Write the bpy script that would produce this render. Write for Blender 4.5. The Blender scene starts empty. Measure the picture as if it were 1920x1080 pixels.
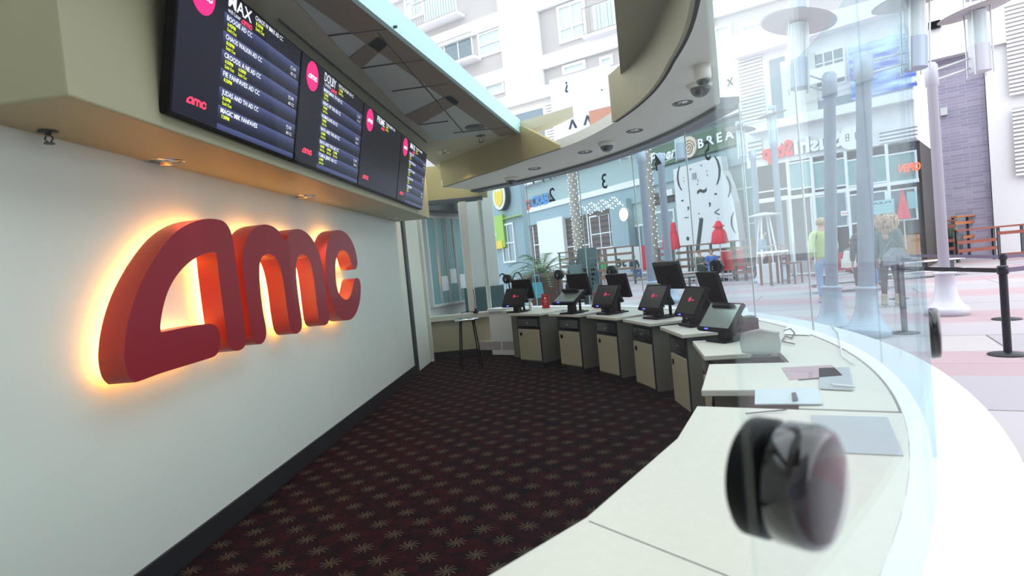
import bpy, bmesh, math, random
from mathutils import Matrix, Vector
random.seed(7)
PI = math.pi
SC = bpy.context.scene
COL = SC.collection
EYE = 1.4            # eye height above the street
FL = -0.25           # interior floor level
# ------------------------------------------------------------------ camera
F = 1100.0
TH = math.atan(43.0 / F)
RHO = math.radians(5.43)
CR, SR, CT, ST = math.cos(RHO), math.sin(RHO), math.cos(TH), math.sin(TH)
FWD = Vector((0, CT, -ST)); UP0 = Vector((0, ST, CT)); RT0 = Vector((1, 0, 0))
CAM_R = RT0 * CR - UP0 * SR
CAM_U = RT0 * SR + UP0 * CR
EYEP = Vector((0, 0, EYE))
cam_d = bpy.data.cameras.new('camera'); cam = bpy.data.objects.new('camera', cam_d); COL.objects.link(cam)
cam.matrix_world = Matrix((( CAM_R.x, CAM_U.x, -FWD.x, 0), (CAM_R.y, CAM_U.y, -FWD.y, 0), (CAM_R.z, CAM_U.z, -FWD.z, EYE), (0, 0, 0, 1)))
cam_d.sensor_width = 36; cam_d.lens = F / 1920 * 36; cam_d.clip_start = 0.02; cam_d.clip_end = 400
cam_d.dof.use_dof = True; cam_d.dof.focus_distance = 7.0; cam_d.dof.aperture_fstop = 2.6
SC.camera = cam

def ray(px, py):
    return CAM_R * ((px - 960) / F) + CAM_U * ((540 - py) / F) + FWD
def at_z(px, py, z):          # point at height z seen at a pixel
    d = ray(px, py); t = (z - EYE) / d.z
    return EYEP + d * t
def at_y(px, py, y):          # point at distance y seen at a pixel
    d = ray(px, py)
    return EYEP + d * (y / d.y)
class Frame:                  # vertical plane frame: x to the viewer's right, y into the wall
    def __init__(s, P, D):
        s.P = Vector((P[0], P[1], 0)); s.D = Vector((D[0], D[1], 0)).normalized()
        s.N = Vector((-s.D.y, s.D.x, 0))
        s.rot = math.atan2(s.D.y, s.D.x)
    def hit(s, px, py, n=0.0):
        d = ray(px, py); t = (s.N.dot(s.P - EYEP) - n) / s.N.dot(d)
        q = EYEP + d * t
        return (q - s.P).dot(s.D), q.z
    def world(s, x, y, z):
        return s.P + s.D * x + s.N * y + Vector((0, 0, z))
# ------------------------------------------------------------------ materials
M = {}
def mat(name, col, rough=0.6, metal=0.0, emit=None, es=1.0, var=0.0, scale=6.0, bump=0.0, coat=0.0, spec=None):
    m = bpy.data.materials.new(name); m.use_nodes = True; nt = m.node_tree; b = nt.nodes['Principled BSDF']
    b.inputs['Base Color'].default_value = (*col, 1); b.inputs['Roughness'].default_value = rough; b.inputs['Metallic'].default_value = metal
    if coat: b.inputs['Coat Weight'].default_value = coat
    if spec is not None: b.inputs['Specular IOR Level'].default_value = spec
    if emit: b.inputs['Emission Color'].default_value = (*emit, 1); b.inputs['Emission Strength'].default_value = es
    if var or bump:
        tc = nt.nodes.new('ShaderNodeTexCoord'); nz = nt.nodes.new('ShaderNodeTexNoise'); nz.inputs['Scale'].default_value = scale; nz.inputs['Detail'].default_value = 5
        nt.links.new(tc.outputs['Object'], nz.inputs['Vector'])
        if var:
            r = nt.nodes.new('ShaderNodeMapRange'); r.inputs['To Min'].default_value = 1 - var; r.inputs['To Max'].default_value = 1 + var
            mx = nt.nodes.new('ShaderNodeVectorMath'); mx.operation = 'SCALE'; mx.inputs[0].default_value = col
            nt.links.new(nz.outputs['Fac'], r.inputs['Value']); nt.links.new(r.outputs[0], mx.inputs['Scale']); nt.links.new(mx.outputs[0], b.inputs['Base Color'])
        if bump:
            bp = nt.nodes.new('ShaderNodeBump'); bp.inputs['Strength'].default_value = bump; bp.inputs['Distance'].default_value = 0.01
            nt.links.new(nz.outputs['Fac'], bp.inputs['Height']); nt.links.new(bp.outputs[0], b.inputs['Normal'])
    M[name] = m
    return m
def nodes(m): return m.node_tree, m.node_tree.nodes['Principled BSDF']
def mth(nt, op, a, b=None):
    n = nt.nodes.new('ShaderNodeMath'); n.operation = op
    for i, v in enumerate((a, b)):
        if v is None: continue
        if isinstance(v, (int, float)): n.inputs[i].default_value = v
        else: nt.links.new(v, n.inputs[i])
    return n.outputs[0]

def glass(name, tint, f0, f1, power=3.0):
    m = bpy.data.materials.new(name); m.use_nodes = True; nt = m.node_tree; nt.nodes.clear()
    out = nt.nodes.new('ShaderNodeOutputMaterial'); mix = nt.nodes.new('ShaderNodeMixShader')
    tr = nt.nodes.new('ShaderNodeBsdfTransparent'); tr.inputs[0].default_value = (*tint, 1)
    gl = nt.nodes.new('ShaderNodeBsdfGlossy'); gl.inputs['Roughness'].default_value = 0.0
    gl.inputs['Color'].default_value = (0.95, 1, 1, 1)
    lw = nt.nodes.new('ShaderNodeLayerWeight'); lw.inputs['Blend'].default_value = 0.5
    p = mth(nt, 'POWER', lw.outputs['Facing'], power); q = mth(nt, 'MULTIPLY', p, f1 - f0); r = mth(nt, 'ADD', q, f0)
    nt.links.new(r, mix.inputs[0]); nt.links.new(tr.outputs[0], mix.inputs[1]); nt.links.new(gl.outputs[0], mix.inputs[2])
    nt.links.new(mix.outputs[0], out.inputs[0])
    M[name] = m
    return m

mat('white_paint', (0.75, 0.77, 0.69), 0.45, var=0.03, scale=2)
mat('cream_paint', (0.40, 0.375, 0.24), 0.5, var=0.03, scale=2)
mat('olive_paint', (0.40, 0.335, 0.15), 0.6, var=0.05, scale=2)
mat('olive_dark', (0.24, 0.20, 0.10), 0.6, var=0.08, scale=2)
mat('soffit_white', (0.78, 0.76, 0.68), 0.6, var=0.02)
mat('ceiling_cream', (0.56, 0.52, 0.38), 0.6, var=0.04)
mat('brown_beam', (0.22, 0.17, 0.12), 0.7, var=0.06)
mat('panel_grey', (0.46, 0.54, 0.49), 0.5, var=0.10, scale=60)
mat('cyan_trim', (0.55, 0.86, 0.86), 0.35)
mat('black_base', (0.012, 0.012, 0.014), 0.5)
mat('dark_metal', (0.09, 0.10, 0.11), 0.4, 0.6)
mat('alu', (0.62, 0.66, 0.66), 0.35, 0.6)
mat('steel', (0.7, 0.7, 0.7), 0.2, 1.0)
mat('brass_steel', (0.75, 0.68, 0.52), 0.2, 1.0)
mat('sign_red', (0.30, 0.008, 0.020), 0.4)
mat('sign_side', (0.50, 0.03, 0.015), 0.35)
mat('led_glow', (1, 0.6, 0.2), 0.5, emit=(1.0, 0.50, 0.13), es=11)
mat('laminate', (0.72, 0.70, 0.60), 0.35, var=0.06, scale=40)
mat('cabinet_cream', (0.42, 0.39, 0.28), 0.45, var=0.03)
mat('cabinet_grey', (0.19, 0.19, 0.145), 0.5, var=0.04)
mat('black_plastic', (0.004, 0.004, 0.005), 0.5, spec=0.12)
mat('black_gloss', (0.006, 0.006, 0.008), 0.09, coat=0.5)
mat('black_matte', (0.02, 0.02, 0.022), 0.7)
mat('screen_dark', (0.008, 0.008, 0.010), 0.2, spec=0.3)
mat('screen_glare', (0.42, 0.50, 0.47), 0.15, 0.5)  # pale base colour stands in for light mirrored by dark till screens
mat('logo_dim', (0.4, 0.02, 0.08), 0.4, emit=(0.75, 0.03, 0.12), es=0.5)
mat('led_blue', (0.02, 0.02, 0.4), 0.4, emit=(0.05, 0.08, 1), es=4)
mat('yellow_tape', (0.62, 0.52, 0.05), 0.5)
mat('card_red', (0.55, 0.012, 0.04), 0.4)
mat('card_ink', (0.85, 0.6, 0.55), 0.6)
mat('paper', (0.85, 0.87, 0.86), 0.7)
mat('white_plastic', (0.80, 0.82, 0.82), 0.4)
mat('scr_black', (0.006, 0.006, 0.009), 0.3, spec=0.15, emit=(0.010, 0.010, 0.018), es=1)
mat('scr_white', (0.8, 0.8, 0.85), 0.6, emit=(0.8, 0.82, 0.9), es=0.95)
mat('scr_yellow', (0.8, 0.9, 0.05), 0.6, emit=(0.75, 0.85, 0.02), es=1.0)
mat('scr_pink', (0.8, 0.02, 0.2), 0.6, emit=(0.82, 0.015, 0.18), es=0.95)
mat('scr_red', (0.9, 0.04, 0.1), 0.6, emit=(0.9, 0.05, 0.12), es=0.95)
mat('ext_white', (0.80, 0.80, 0.82), 0.7, var=0.02)
mat('ext_grey', (0.44, 0.42, 0.42), 0.8, var=0.04)
mat('ext_beige', (0.62, 0.60, 0.56), 0.8, var=0.03)
mat('teal_band', (0.36, 0.45, 0.46), 0.6, var=0.03, scale=1)
mat('bluegrey', (0.30, 0.40, 0.45), 0.6)
mat('dark_brown', (0.10, 0.075, 0.07), 0.7, var=0.1)
mat('panel_blue', (0.55, 0.60, 0.78), 0.5)
mat('ink', (0.02, 0.03, 0.035), 0.6)
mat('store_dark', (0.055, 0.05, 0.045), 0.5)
mat('pane_ext', (0.16, 0.22, 0.26), 0.08, coat=0.5)
mat('pane_curtain', (0.50, 0.58, 0.60), 0.12)
mat('pane_teal', (0.22, 0.38, 0.38), 0.10)
mat('win_frame', (0.82, 0.84, 0.86), 0.5)
mat('rail_metal', (0.22, 0.24, 0.24), 0.5, 0.3)
mat('sign_green', (0.10, 0.17, 0.11), 0.6)
mat('cream_sign', (0.75, 0.62, 0.5), 0.5)
mat('letter_red', (0.85, 0.03, 0.03), 0.5)
mat('letter_blue', (0.05, 0.25, 0.65), 0.5)
mat('letter_white', (0.85, 0.85, 0.85), 0.5)
mat('letter_side', (0.30, 0.34, 0.38), 0.5)
mat('neon_red', (0.9, 0.1, 0.02), 0.5, emit=(1, 0.10, 0.03), es=1.6)
mat('yellow', (0.85, 0.60, 0.03), 0.5)
mat('lime', (0.36, 0.58, 0.10), 0.6)
mat('lamp_post', (0.46, 0.54, 0.64), 0.45, 0.2)
mat('lamp_post_white', (0.62, 0.62, 0.70), 0.45, 0.1)
mat('lamp_disc', (0.50, 0.48, 0.50), 0.5, 0.1)
mat('lamp_glass', (0.66, 0.76, 0.78), 0.15)
mat('billboard', (0.10, 0.22, 0.62), 0.3)
mat('bulb', (1, 1, 0.95), 0.5, emit=(1, 0.97, 0.85), es=3)
mat('wood_red', (0.30, 0.085, 0.055), 0.6, var=0.15, scale=3)
mat('wood_brown', (0.20, 0.11, 0.075), 0.6, var=0.15, scale=3)
mat('wood_orange', (0.50, 0.17, 0.06), 0.6, var=0.12, scale=3)
mat('trunk', (0.50, 0.47, 0.42), 0.9, var=0.35, scale=9, bump=0.8)
mat('leaf', (0.09, 0.18, 0.06), 0.6, var=0.3)
mat('leaf_light', (0.28, 0.42, 0.22), 0.6, var=0.2)
mat('flower', (0.28, 0.06, 0.30), 0.6)
mat('pot', (0.20, 0.12, 0.10), 0.7, var=0.1)
mat('chair_teal', (0.05, 0.10, 0.10), 0.5)
mat('bag_teal', (0.06, 0.35, 0.42), 0.6)
mat('umbrella', (0.80, 0.035, 0.07), 0.7)
mat('fabric_red', (0.6, 0.02, 0.03), 0.7)
mat('belt', (0.16, 0.12, 0.20), 0.6)
mat('belt_black', (0.012, 0.010, 0.014), 0.6)
mat('stanchion', (0.012, 0.012, 0.02), 0.35)
mat('skin', (0.62, 0.38, 0.28), 0.5)
mat('hair_blond', (0.55, 0.38, 0.24), 0.6, var=0.5, scale=40, bump=0.6)
mat('hair_brown', (0.16, 0.10, 0.07), 0.7, var=0.3, scale=40)
mat('hair_grey', (0.32, 0.32, 0.30), 0.7, var=0.3, scale=40)
mat('jeans', (0.10, 0.20, 0.42), 0.8, var=0.2, scale=20)
mat('jeans_light', (0.25, 0.38, 0.58), 0.8, var=0.2, scale=20)
mat('jacket_lime', (0.52, 0.62, 0.24), 0.7, var=0.08)
mat('jacket_navy', (0.03, 0.05, 0.10), 0.7)
mat('jacket_green', (0.13, 0.19, 0.17), 0.8, var=0.15)
mat('shirt_blue', (0.05, 0.16, 0.55), 0.7)
mat('shirt_greyblue', (0.20, 0.27, 0.36), 0.7)
mat('shirt_white', (0.75, 0.78, 0.8), 0.7)
mat('shirt_green', (0.08, 0.45, 0.15), 0.7)
mat('camo', (0.12, 0.14, 0.12), 0.8, var=0.6, scale=12)
mat('leggings', (0.012, 0.015, 0.015), 0.7)
mat('boots', (0.42, 0.33, 0.24), 0.8)
mat('shoe', (0.45, 0.48, 0.55), 0.6)
mat('bag_grey', (0.24, 0.26, 0.29), 0.6)
mat('bag_cream', (0.72, 0.68, 0.62), 0.6)
mat('brick_red', (0.42, 0.20, 0.14), 0.7)
mat('orange_wall', (0.55, 0.25, 0.10), 0.7)
mat('poster_cyan', (0.35, 0.65, 0.68), 0.5)
mat('doorframe', (0.62, 0.62, 0.55), 0.5)
glass('glass_clear', (0.82, 0.89, 0.91), 0.012, 0.10, 4)
glass('glass_near', (0.97, 0.985, 0.98), 0.004, 0.04, 2.5)
glass('glass_bright', (0.96, 0.985, 0.985), 0.055, 0.14, 2.0)
glass('glass_thin', (0.93, 0.97, 0.96), 0.04, 0.3, 3)
glass('dome_glass', (0.25, 0.25, 0.27), 0.08, 0.5, 3)

# screen row gradient (a lit screen image: stripes are part of the programme)
def stripes():
    m = mat('scr_stripe', (0.01, 0.01, 0.02), 0.3, spec=0.15); nt, b = nodes(m)
    tc = nt.nodes.new('ShaderNodeTexCoord'); sp = nt.nodes.new('ShaderNodeSeparateXYZ'); nt.links.new(tc.outputs['Object'], sp.inputs[0])
    z = mth(nt, 'DIVIDE', mth(nt, 'SUBTRACT', sp.outputs['Z'], 0.045), 0.1003)
    f = mth(nt, 'FRACT', z)
    g = mth(nt, 'POWER', f, 2.2)
    top = mth(nt, 'LESS_THAN', sp.outputs['Z'], 0.648)
    x = mth(nt, 'GREATER_THAN', sp.outputs['X'], 0.40)
    g = mth(nt, 'MULTIPLY', mth(nt, 'MULTIPLY', g, top), x)
    mx = nt.nodes.new('ShaderNodeMix'); mx.data_type = 'RGBA'; nt.links.new(g, mx.inputs[0])
    mx.inputs[6].default_value = (0.008, 0.008, 0.014, 1); mx.inputs[7].default_value = (0.085, 0.105, 0.26, 1)
    nt.links.new(mx.outputs[2], b.inputs['Emission Color']); b.inputs['Emission Strength'].default_value = 1
stripes()

def carpet():
    m = mat('carpet', (0.05, 0.01, 0.015), 0.95, spec=0.1); nt, b = nodes(m)
    tc = nt.nodes.new('ShaderNodeTexCoord'); mp = nt.nodes.new('ShaderNodeMapping'); mp.inputs['Rotation'].default_value = (0, 0, math.atan(0.077))
    nt.links.new(tc.outputs['Object'], mp.inputs[0]); sp = nt.nodes.new('ShaderNodeSeparateXYZ'); nt.links.new(mp.outputs[0], sp.inputs[0])
    tot = None
    for ox, oy in ((0, 0), (0.5, 0.5)):
        qx = mth(nt, 'MULTIPLY', mth(nt, 'SUBTRACT', mth(nt, 'FRACT', mth(nt, 'ADD', mth(nt, 'DIVIDE', sp.outputs['X'], 0.29), ox + 0.1)), 0.5), 0.29)
        qy = mth(nt, 'MULTIPLY', mth(nt, 'SUBTRACT', mth(nt, 'FRACT', mth(nt, 'ADD', mth(nt, 'DIVIDE', sp.outputs['Y'], 0.33), oy)), 0.5), 0.33)
        r = mth(nt, 'SQRT', mth(nt, 'ADD', mth(nt, 'MULTIPLY', qx, qx), mth(nt, 'MULTIPLY', qy, qy)))
        a = mth(nt, 'ADD', mth(nt, 'ARCTAN2', qy, qx), mth(nt, 'MULTIPLY', r, 7.0))
        c = mth(nt, 'POWER', mth(nt, 'ADD', mth(nt, 'MULTIPLY', mth(nt, 'COSINE', mth(nt, 'MULTIPLY', a, 9.0)), 0.5), 0.5), 1.5)
        lim = mth(nt, 'ADD', mth(nt, 'MULTIPLY', c, 0.062), 0.006)
        s = mth(nt, 'LESS_THAN', r, lim)
        tot = s if tot is None else mth(nt, 'MAXIMUM', tot, s)
    nz = nt.nodes.new('ShaderNodeTexNoise'); nz.inputs['Scale'].default_value = 14; nz.inputs['Detail'].default_value = 6; nt.links.new(tc.outputs['Object'], nz.inputs['Vector'])
    cr = nt.nodes.new('ShaderNodeValToRGB'); cr.color_ramp.elements[0].position = 0.38; cr.color_ramp.elements[0].color = (0.004, 0.0015, 0.003, 1)
    cr.color_ramp.elements[1].position = 0.66; cr.color_ramp.elements[1].color = (0.024, 0.002, 0.004, 1); nt.links.new(nz.outputs['Fac'], cr.inputs[0])
    mx = nt.nodes.new('ShaderNodeMix'); mx.data_type = 'RGBA'; nt.links.new(tot, mx.inputs[0]); nt.links.new(cr.outputs[0], mx.inputs[6]); mx.inputs[7].default_value = (0.065, 0.052, 0.030, 1)
    nt.links.new(mx.outputs[2], b.inputs['Base Color'])
carpet()

def paving():
    m = mat('paving', (0.5, 0.47, 0.47), 0.8); nt, b = nodes(m)
    tc = nt.nodes.new('ShaderNodeTexCoord'); mp = nt.nodes.new('ShaderNodeMapping'); mp.inputs['Rotation'].default_value = (0, 0, 0.5); nt.links.new(tc.outputs['Object'], mp.inputs[0])
    br = nt.nodes.new('ShaderNodeTexBrick'); br.inputs['Scale'].default_value = 0.5; br.inputs['Brick Width'].default_value = 1.6; br.inputs['Row Height'].default_value = 0.9
    br.inputs['Mortar Size'].default_value = 0.006; br.inputs['Color1'].default_value = (0.40, 0.37, 0.40, 1); br.inputs['Color2'].default_value = (0.50, 0.45, 0.46, 1); br.inputs['Mortar'].default_value = (0.16, 0.14, 0.15, 1)
    nt.links.new(mp.outputs[0], br.inputs[0])
    # pinkish-red bands
    sp = nt.nodes.new('ShaderNodeSeparateXYZ'); nt.links.new(mp.outputs[0], sp.inputs[0])
    band = mth(nt, 'LESS_THAN', mth(nt, 'FRACT', mth(nt, 'DIVIDE', mth(nt, 'ADD', sp.outputs['Y'], 0.6), 3.6)), 0.36)
    mx = nt.nodes.new('ShaderNodeMix'); mx.data_type = 'RGBA'; nt.links.new(mth(nt, 'MULTIPLY', band, 0.75), mx.inputs[0]); nt.links.new(br.outputs[0], mx.inputs[6]); mx.inputs[7].default_value = (0.46, 0.30, 0.33, 1)
    nt.links.new(mx.outputs[2], b.inputs['Base Color'])
paving()

def ledgestone():
    m = mat('ledgestone', (0.4, 0.38, 0.5), 0.8); nt, b = nodes(m)
    tc = nt.nodes.new('ShaderNodeTexCoord'); sp = nt.nodes.new('ShaderNodeSeparateXYZ'); cb = nt.nodes.new('ShaderNodeCombineXYZ')
    nt.links.new(tc.outputs['Object'], sp.inputs[0]); nt.links.new(mth(nt, 'ADD', sp.outputs['X'], sp.outputs['Y']), cb.inputs[0]); nt.links.new(sp.outputs['Z'], cb.inputs[1])
    br = nt.nodes.new('ShaderNodeTexBrick'); br.inputs['Scale'].default_value = 1.0; br.inputs['Brick Width'].default_value = 0.62; br.inputs['Row Height'].default_value = 0.13; br.inputs['Mortar Size'].default_value = 0.007
    br.inputs['Color1'].default_value = (0.40, 0.37, 0.47, 1); br.inputs['Color2'].default_value = (0.30, 0.28, 0.38, 1); br.inputs['Mortar'].default_value = (0.50, 0.48, 0.60, 1); br.offset = 0.37
    nt.links.new(cb.outputs[0], br.inputs[0]); nt.links.new(br.outputs[0], b.inputs['Base Color'])
ledgestone()
def louver(name, col, dark, row):
    m = mat(name, col, 0.6); nt, b = nodes(m)
    tc = nt.nodes.new('ShaderNodeTexCoord'); sp = nt.nodes.new('ShaderNodeSeparateXYZ'); nt.links.new(tc.outputs['Object'], sp.inputs[0])
    f = mth(nt, 'LESS_THAN', mth(nt, 'FRACT', mth(nt, 'DIVIDE', sp.outputs['Z'], row)), 0.42)
    mx = nt.nodes.new('ShaderNodeMix'); mx.data_type = 'RGBA'; nt.links.new(f, mx.inputs[0]); mx.inputs[6].default_value = (*col, 1); mx.inputs[7].default_value = (*dark, 1)
    nt.links.new(mx.outputs[2], b.inputs['Base Color'])
louver('slats', (0.13, 0.09, 0.085), (0.06, 0.045, 0.045), 0.35)
def billboard():
    m = M['billboard']; nt, b = nodes(m); tc = nt.nodes.new('ShaderNodeTexCoord'); mp = nt.nodes.new('ShaderNodeMapping'); mp.inputs['Scale'].default_value = (0.5, 1, 2.2); nt.links.new(tc.outputs['Object'], mp.inputs[0])
    nz = nt.nodes.new('ShaderNodeTexNoise'); nz.inputs['Scale'].default_value = 2.0; nz.inputs['Detail'].default_value = 8; nt.links.new(mp.outputs[0], nz.inputs['Vector'])
    cr = nt.nodes.new('ShaderNodeValToRGB'); cr.color_ramp.elements[0].position = 0.35; cr.color_ramp.elements[0].color = (0.06, 0.10, 0.5, 1); cr.color_ramp.elements[1].position = 0.62; cr.color_ramp.elements[1].color = (0.55, 0.75, 0.9, 1)
    nt.links.new(nz.outputs['Fac'], cr.inputs[0]); nt.links.new(cr.outputs[0], b.inputs['Base Color'])
billboard()

# ------------------------------------------------------------------ mesh builder
_txt = {}
def text_mesh(s, bold=0.0, shear=0.0, align='LEFT'):
    k = (s, bold, shear, align)
    if k not in _txt:
        cu = bpy.data.curves.new('t', 'FONT'); cu.body = s; cu.size = 1.0; cu.offset = bold; cu.shear = shear; cu.align_x = align; cu.resolution_u = 2
        ob = bpy.data.objects.new('t', cu); COL.objects.link(ob)
        dg = bpy.context.evaluated_depsgraph_get(); me = bpy.data.meshes.new_from_object(ob.evaluated_get(dg))
        vs = [v.co.copy() for v in me.vertices]; fs = [list(p.vertices) for p in me.polygons]
        bpy.data.objects.remove(ob); bpy.data.curves.remove(cu); bpy.data.meshes.remove(me)
        _txt[k] = (vs, fs)
    return _txt[k]
class MB:
    def __init__(s): s.v = []; s.f = []; s.m = []; s.sm = []; s.mats = []
    def mi(s, m):
        if m not in s.mats: s.mats.append(m)
        return s.mats.index(m)
    def add(s, vs, fs, m, T=None, smooth=False):
        o = len(s.v); i = s.mi(m)
        s.v += [tuple(T @ Vector(p)) if T is not None else tuple(p) for p in vs]
        for f in fs: s.f.append([o + k for k in f]); s.m.append(i); s.sm.append(smooth)
        return s
    def box(s, x0, x1, y0, y1, z0, z1, m, T=None):
        vs = [(x, y, z) for z in (z0, z1) for y in (y0, y1) for x in (x0, x1)]
        return s.add(vs, [(0, 2, 3, 1), (4, 5, 7, 6), (0, 1, 5, 4), (2, 6, 7, 3), (0, 4, 6, 2), (1, 3, 7, 5)], m, T)
    def cyl(s, p0, p1, r0, m, r1=None, n=14, T=None, caps=True):
        p0 = Vector(p0); p1 = Vector(p1); r1 = r0 if r1 is None else r1; d = (p1 - p0).normalized()
        a = d.orthogonal().normalized(); b = d.cross(a); vs = []
        for p, r in ((p0, r0), (p1, r1)):
            for k in range(n): t = 2 * PI * k / n; vs.append(p + a * math.cos(t) * r + b * math.sin(t) * r)
        s.add(vs, [(k, (k + 1) % n, n + (k + 1) % n, n + k) for k in range(n)], m, T, True)
        if caps: s.add(vs, [list(range(n))[::-1], list(range(n, 2 * n))], m, T)
        return s
    def lathe(s, prof, m, n=20, T=None, smooth=True):
        vs = []; fs = []
        for r, z in prof:
            for k in range(n): t = 2 * PI * k / n; vs.append((r * math.cos(t), r * math.sin(t), z))
        for i in range(len(prof) - 1):
            for k in range(n): fs.append((i * n + k, i * n + (k + 1) % n, (i + 1) * n + (k + 1) % n, (i + 1) * n + k))
        fs.append(list(range(n))[::-1]); fs.append(list(range((len(prof) - 1) * n, len(prof) * n)))
        return s.add(vs, fs, m, T, smooth)
    def tube(s, pts, r, m, n=8, T=None):
        for i in range(len(pts) - 1): s.cyl(pts[i], pts[i + 1], r, m, n=n, T=T)
        return s
    def prism(s, poly, z0, z1, m, T=None, side=None):     # polygon in xy extruded along z
        n = len(poly); a = sum(poly[i][0] * poly[(i + 1) % n][1] - poly[(i + 1) % n][0] * poly[i][1] for i in range(n))
        if a < 0: poly = poly[::-1]
        vs = [(x, y, z0) for x, y in poly] + [(x, y, z1) for x, y in poly]
        s.add(vs, [list(range(n))[::-1], list(range(n, 2 * n))], m, T)
        return s.add(vs, [(k, (k + 1) % n, n + (k + 1) % n, n + k) for k in range(n)], side or m, T)
    def plate(s, poly, y0, y1, m, T=None, side=None):     # polygon in xz extruded along y (a sign plate facing -y)
        R = Matrix(((1, 0, 0, 0), (0, 0, -1, 0), (0, 1, 0, 0), (0, 0, 0, 1)))
        return s.prism(poly, -y1, -y0, m, (T @ R) if T is not None else R, side)
    def sphere(s, c, r, m, n=12, sz=1.0, T=None):
        prof = [(max(1e-4, r * math.sin(PI * k / (n // 2 + 2))), -r * sz * math.cos(PI * k / (n // 2 + 2))) for k in range(n // 2 + 3)]
        X = Matrix.Translation(Vector(c)); return s.lathe(prof, m, n, (T @ X) if T is not None else X)
    def arc(s, r0, r1, z0, z1, a0, a1, m, n=24, c=None, smooth=True):    # solid ring piece about the box office centre
        vs = []
        for k in range(n + 1):
            t = math.radians(a0 + (a1 - a0) * k / n); cs, sn = math.cos(t), math.sin(t)
            for r, z in ((r0, z0), (r1, z0), (r1, z1), (r0, z1)): vs.append((CX + r * cs, CY + r * sn, z))
        for j in range(4):
            q = (j + 1) % 4; s.add(vs, [(4 * k + j, 4 * k + q, 4 * k + 4 + q, 4 * k + 4 + j) for k in range(n)], m, None, smooth and j in (1, 3))
        return s.add(vs, [(0, 3, 2, 1), (4 * n, 4 * n + 1, 4 * n + 2, 4 * n + 3)], m)
    def text(s, t, x, z, h, m, y=0.0, bold=0.0, w=None, mirror=False, depth=0.0, side=None, shear=0.0, align='LEFT', T=None):
        # text lying in the xz plane, facing -y; h = capital height, w = width to fit
        vs, fs = text_mesh(t, bold, shear, align)
        if not vs: return s
        k = h / 0.69; xs = [p.x for p in vs]; wx = (max(xs) - min(xs)) or 1; kx = k if w is None else w / wx
        mn = min(xs) if align == 'LEFT' else 0
        def P(p, yy):
            xx = (p.x - mn) * kx; xx = -xx if mirror else xx
            return (x + xx, yy, z + p.y * k)
        s.add([P(p, y - depth) for p in vs], fs, m, T)
        if depth:
            from collections import Counter
            c = Counter()
            for f in fs:
                for i in range(len(f)): c[tuple(sorted((f[i], f[(i + 1) % len(f)])))] += 1
            ed = [e for e, q in c.items() if q == 1]; n = len(vs)
            s.add([P(p, y - depth) for p in vs] + [P(p, y) for p in vs], [(a, b, b + n, a + n) for a, b in ed], side or m, T)
        return s
    def build(s, name, parent=None, bevel=0.0, seg=2):
        me = bpy.data.meshes.new(name); me.from_pydata(s.v, [], s.f)
        for m in s.mats: me.materials.append(M[m])
        me.polygons.foreach_set('material_index', s.m); me.polygons.foreach_set('use_smooth', s.sm); me.update()
        o = bpy.data.objects.new(name, me); COL.objects.link(o)
        if parent is not None: o.parent = parent
        if bevel:
            b = o.modifiers.new('bevel', 'BEVEL'); b.width = bevel; b.segments = seg; b.limit_method = 'ANGLE'; b.angle_limit = 0.6
        return o
def thing(name, label, cat, loc=(0, 0, 0), rz=0.0, group=None):
    o = bpy.data.objects.new(name, None); COL.objects.link(o); o.location = loc; o.rotation_euler = (0, 0, rz); o.empty_display_size = 0.1
    o['label'] = label; o['category'] = cat
    if group: o['group'] = group
    return o
def tag(o, label, cat, group=None):
    o['label'] = label; o['category'] = cat
    if group: o['group'] = group
    return o
def struct(o, label=None):
    o['kind'] = 'structure'
    if label: o['label'] = label
    return o
def dup(o, loc=None, rz=None, label=None, parent=None):
    c = o.copy(); COL.objects.link(c)
    if parent is not None: c.parent = parent
    if loc is not None: c.location = loc
    if rz is not None: c.rotation_euler = (0, 0, rz)
    if label: c['label'] = label
    for ch in [k for k in bpy.data.objects if k.parent == o]: dup(ch, parent=c)
    return c
CX, CY = -4.0, 5.6
def ringp(a, r, z=0.0):
    t = math.radians(a); return Vector((CX + r * math.cos(t), CY + r * math.sin(t), z))
CT_Z = 0.62      # counter top
R_IN, R_GL, R_OUT = 5.5, 6.49, 6.72
HEAD = 2.84      # glass head / ring soffit
CEIL = 3.27
# ================================================================== THE BOX OFFICE SHELL
WF = Frame((-2.45, 0.0), (0.077, 1.0))          # the sign wall: x along the wall, y into the wall (room is -y)
def wl(s, n, z): return WF.world(s, -n, z)
WROT = WF.rot; WLOC = (WF.P.x, WF.P.y, 0)
def wbuild(b, name, parent=None, **k):
    o = b.build(name, parent, **k)
    if parent is None: o.location = WLOC; o.rotation_euler = (0, 0, WROT)
    return o
b = MB(); b.box(-26, 9, -7.4, -6.6, 0, 13, 'ext_grey'); b.box(-26.2, 9.2, -6.62, -6.3, 3.4, 3.9, 'dark_metal')  # unseen wall, added to cut daylight and haze on the glass
for k in range(10): b.box(-24 + 3.2 * k, -22 + 3.2 * k, -6.62, -6.55, 0.2, 3.0, 'pane_ext'); b.box(-24 + 3.2 * k, -22.4 + 3.2 * k, -6.62, -6.55, 5.2, 7.4, 'pane_ext')
struct(b.build('wall_back'), 'unseen shop wall added behind the viewer to cut daylight and glass haze')
struct(tag(MB().arc(6.46, 60, -0.16, 0.0, -200, 160, 'paving', 96).build('pavement'), 'pale pink and grey stone paving of the plaza', 'ground'))
fl = MB(); pts = [ringp(a, 6.5) for a in [-78 + 2.5 * k for k in range(55)]]
fl.prism([(p.x, p.y) for p in pts] + [(-0.3, 11.6), (-2.6, 11.6), (-2.75, -1.0)], FL - 0.1, FL, 'carpet')
struct(fl.build('floor'), 'dark red carpet with rows of pale starbursts')
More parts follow.
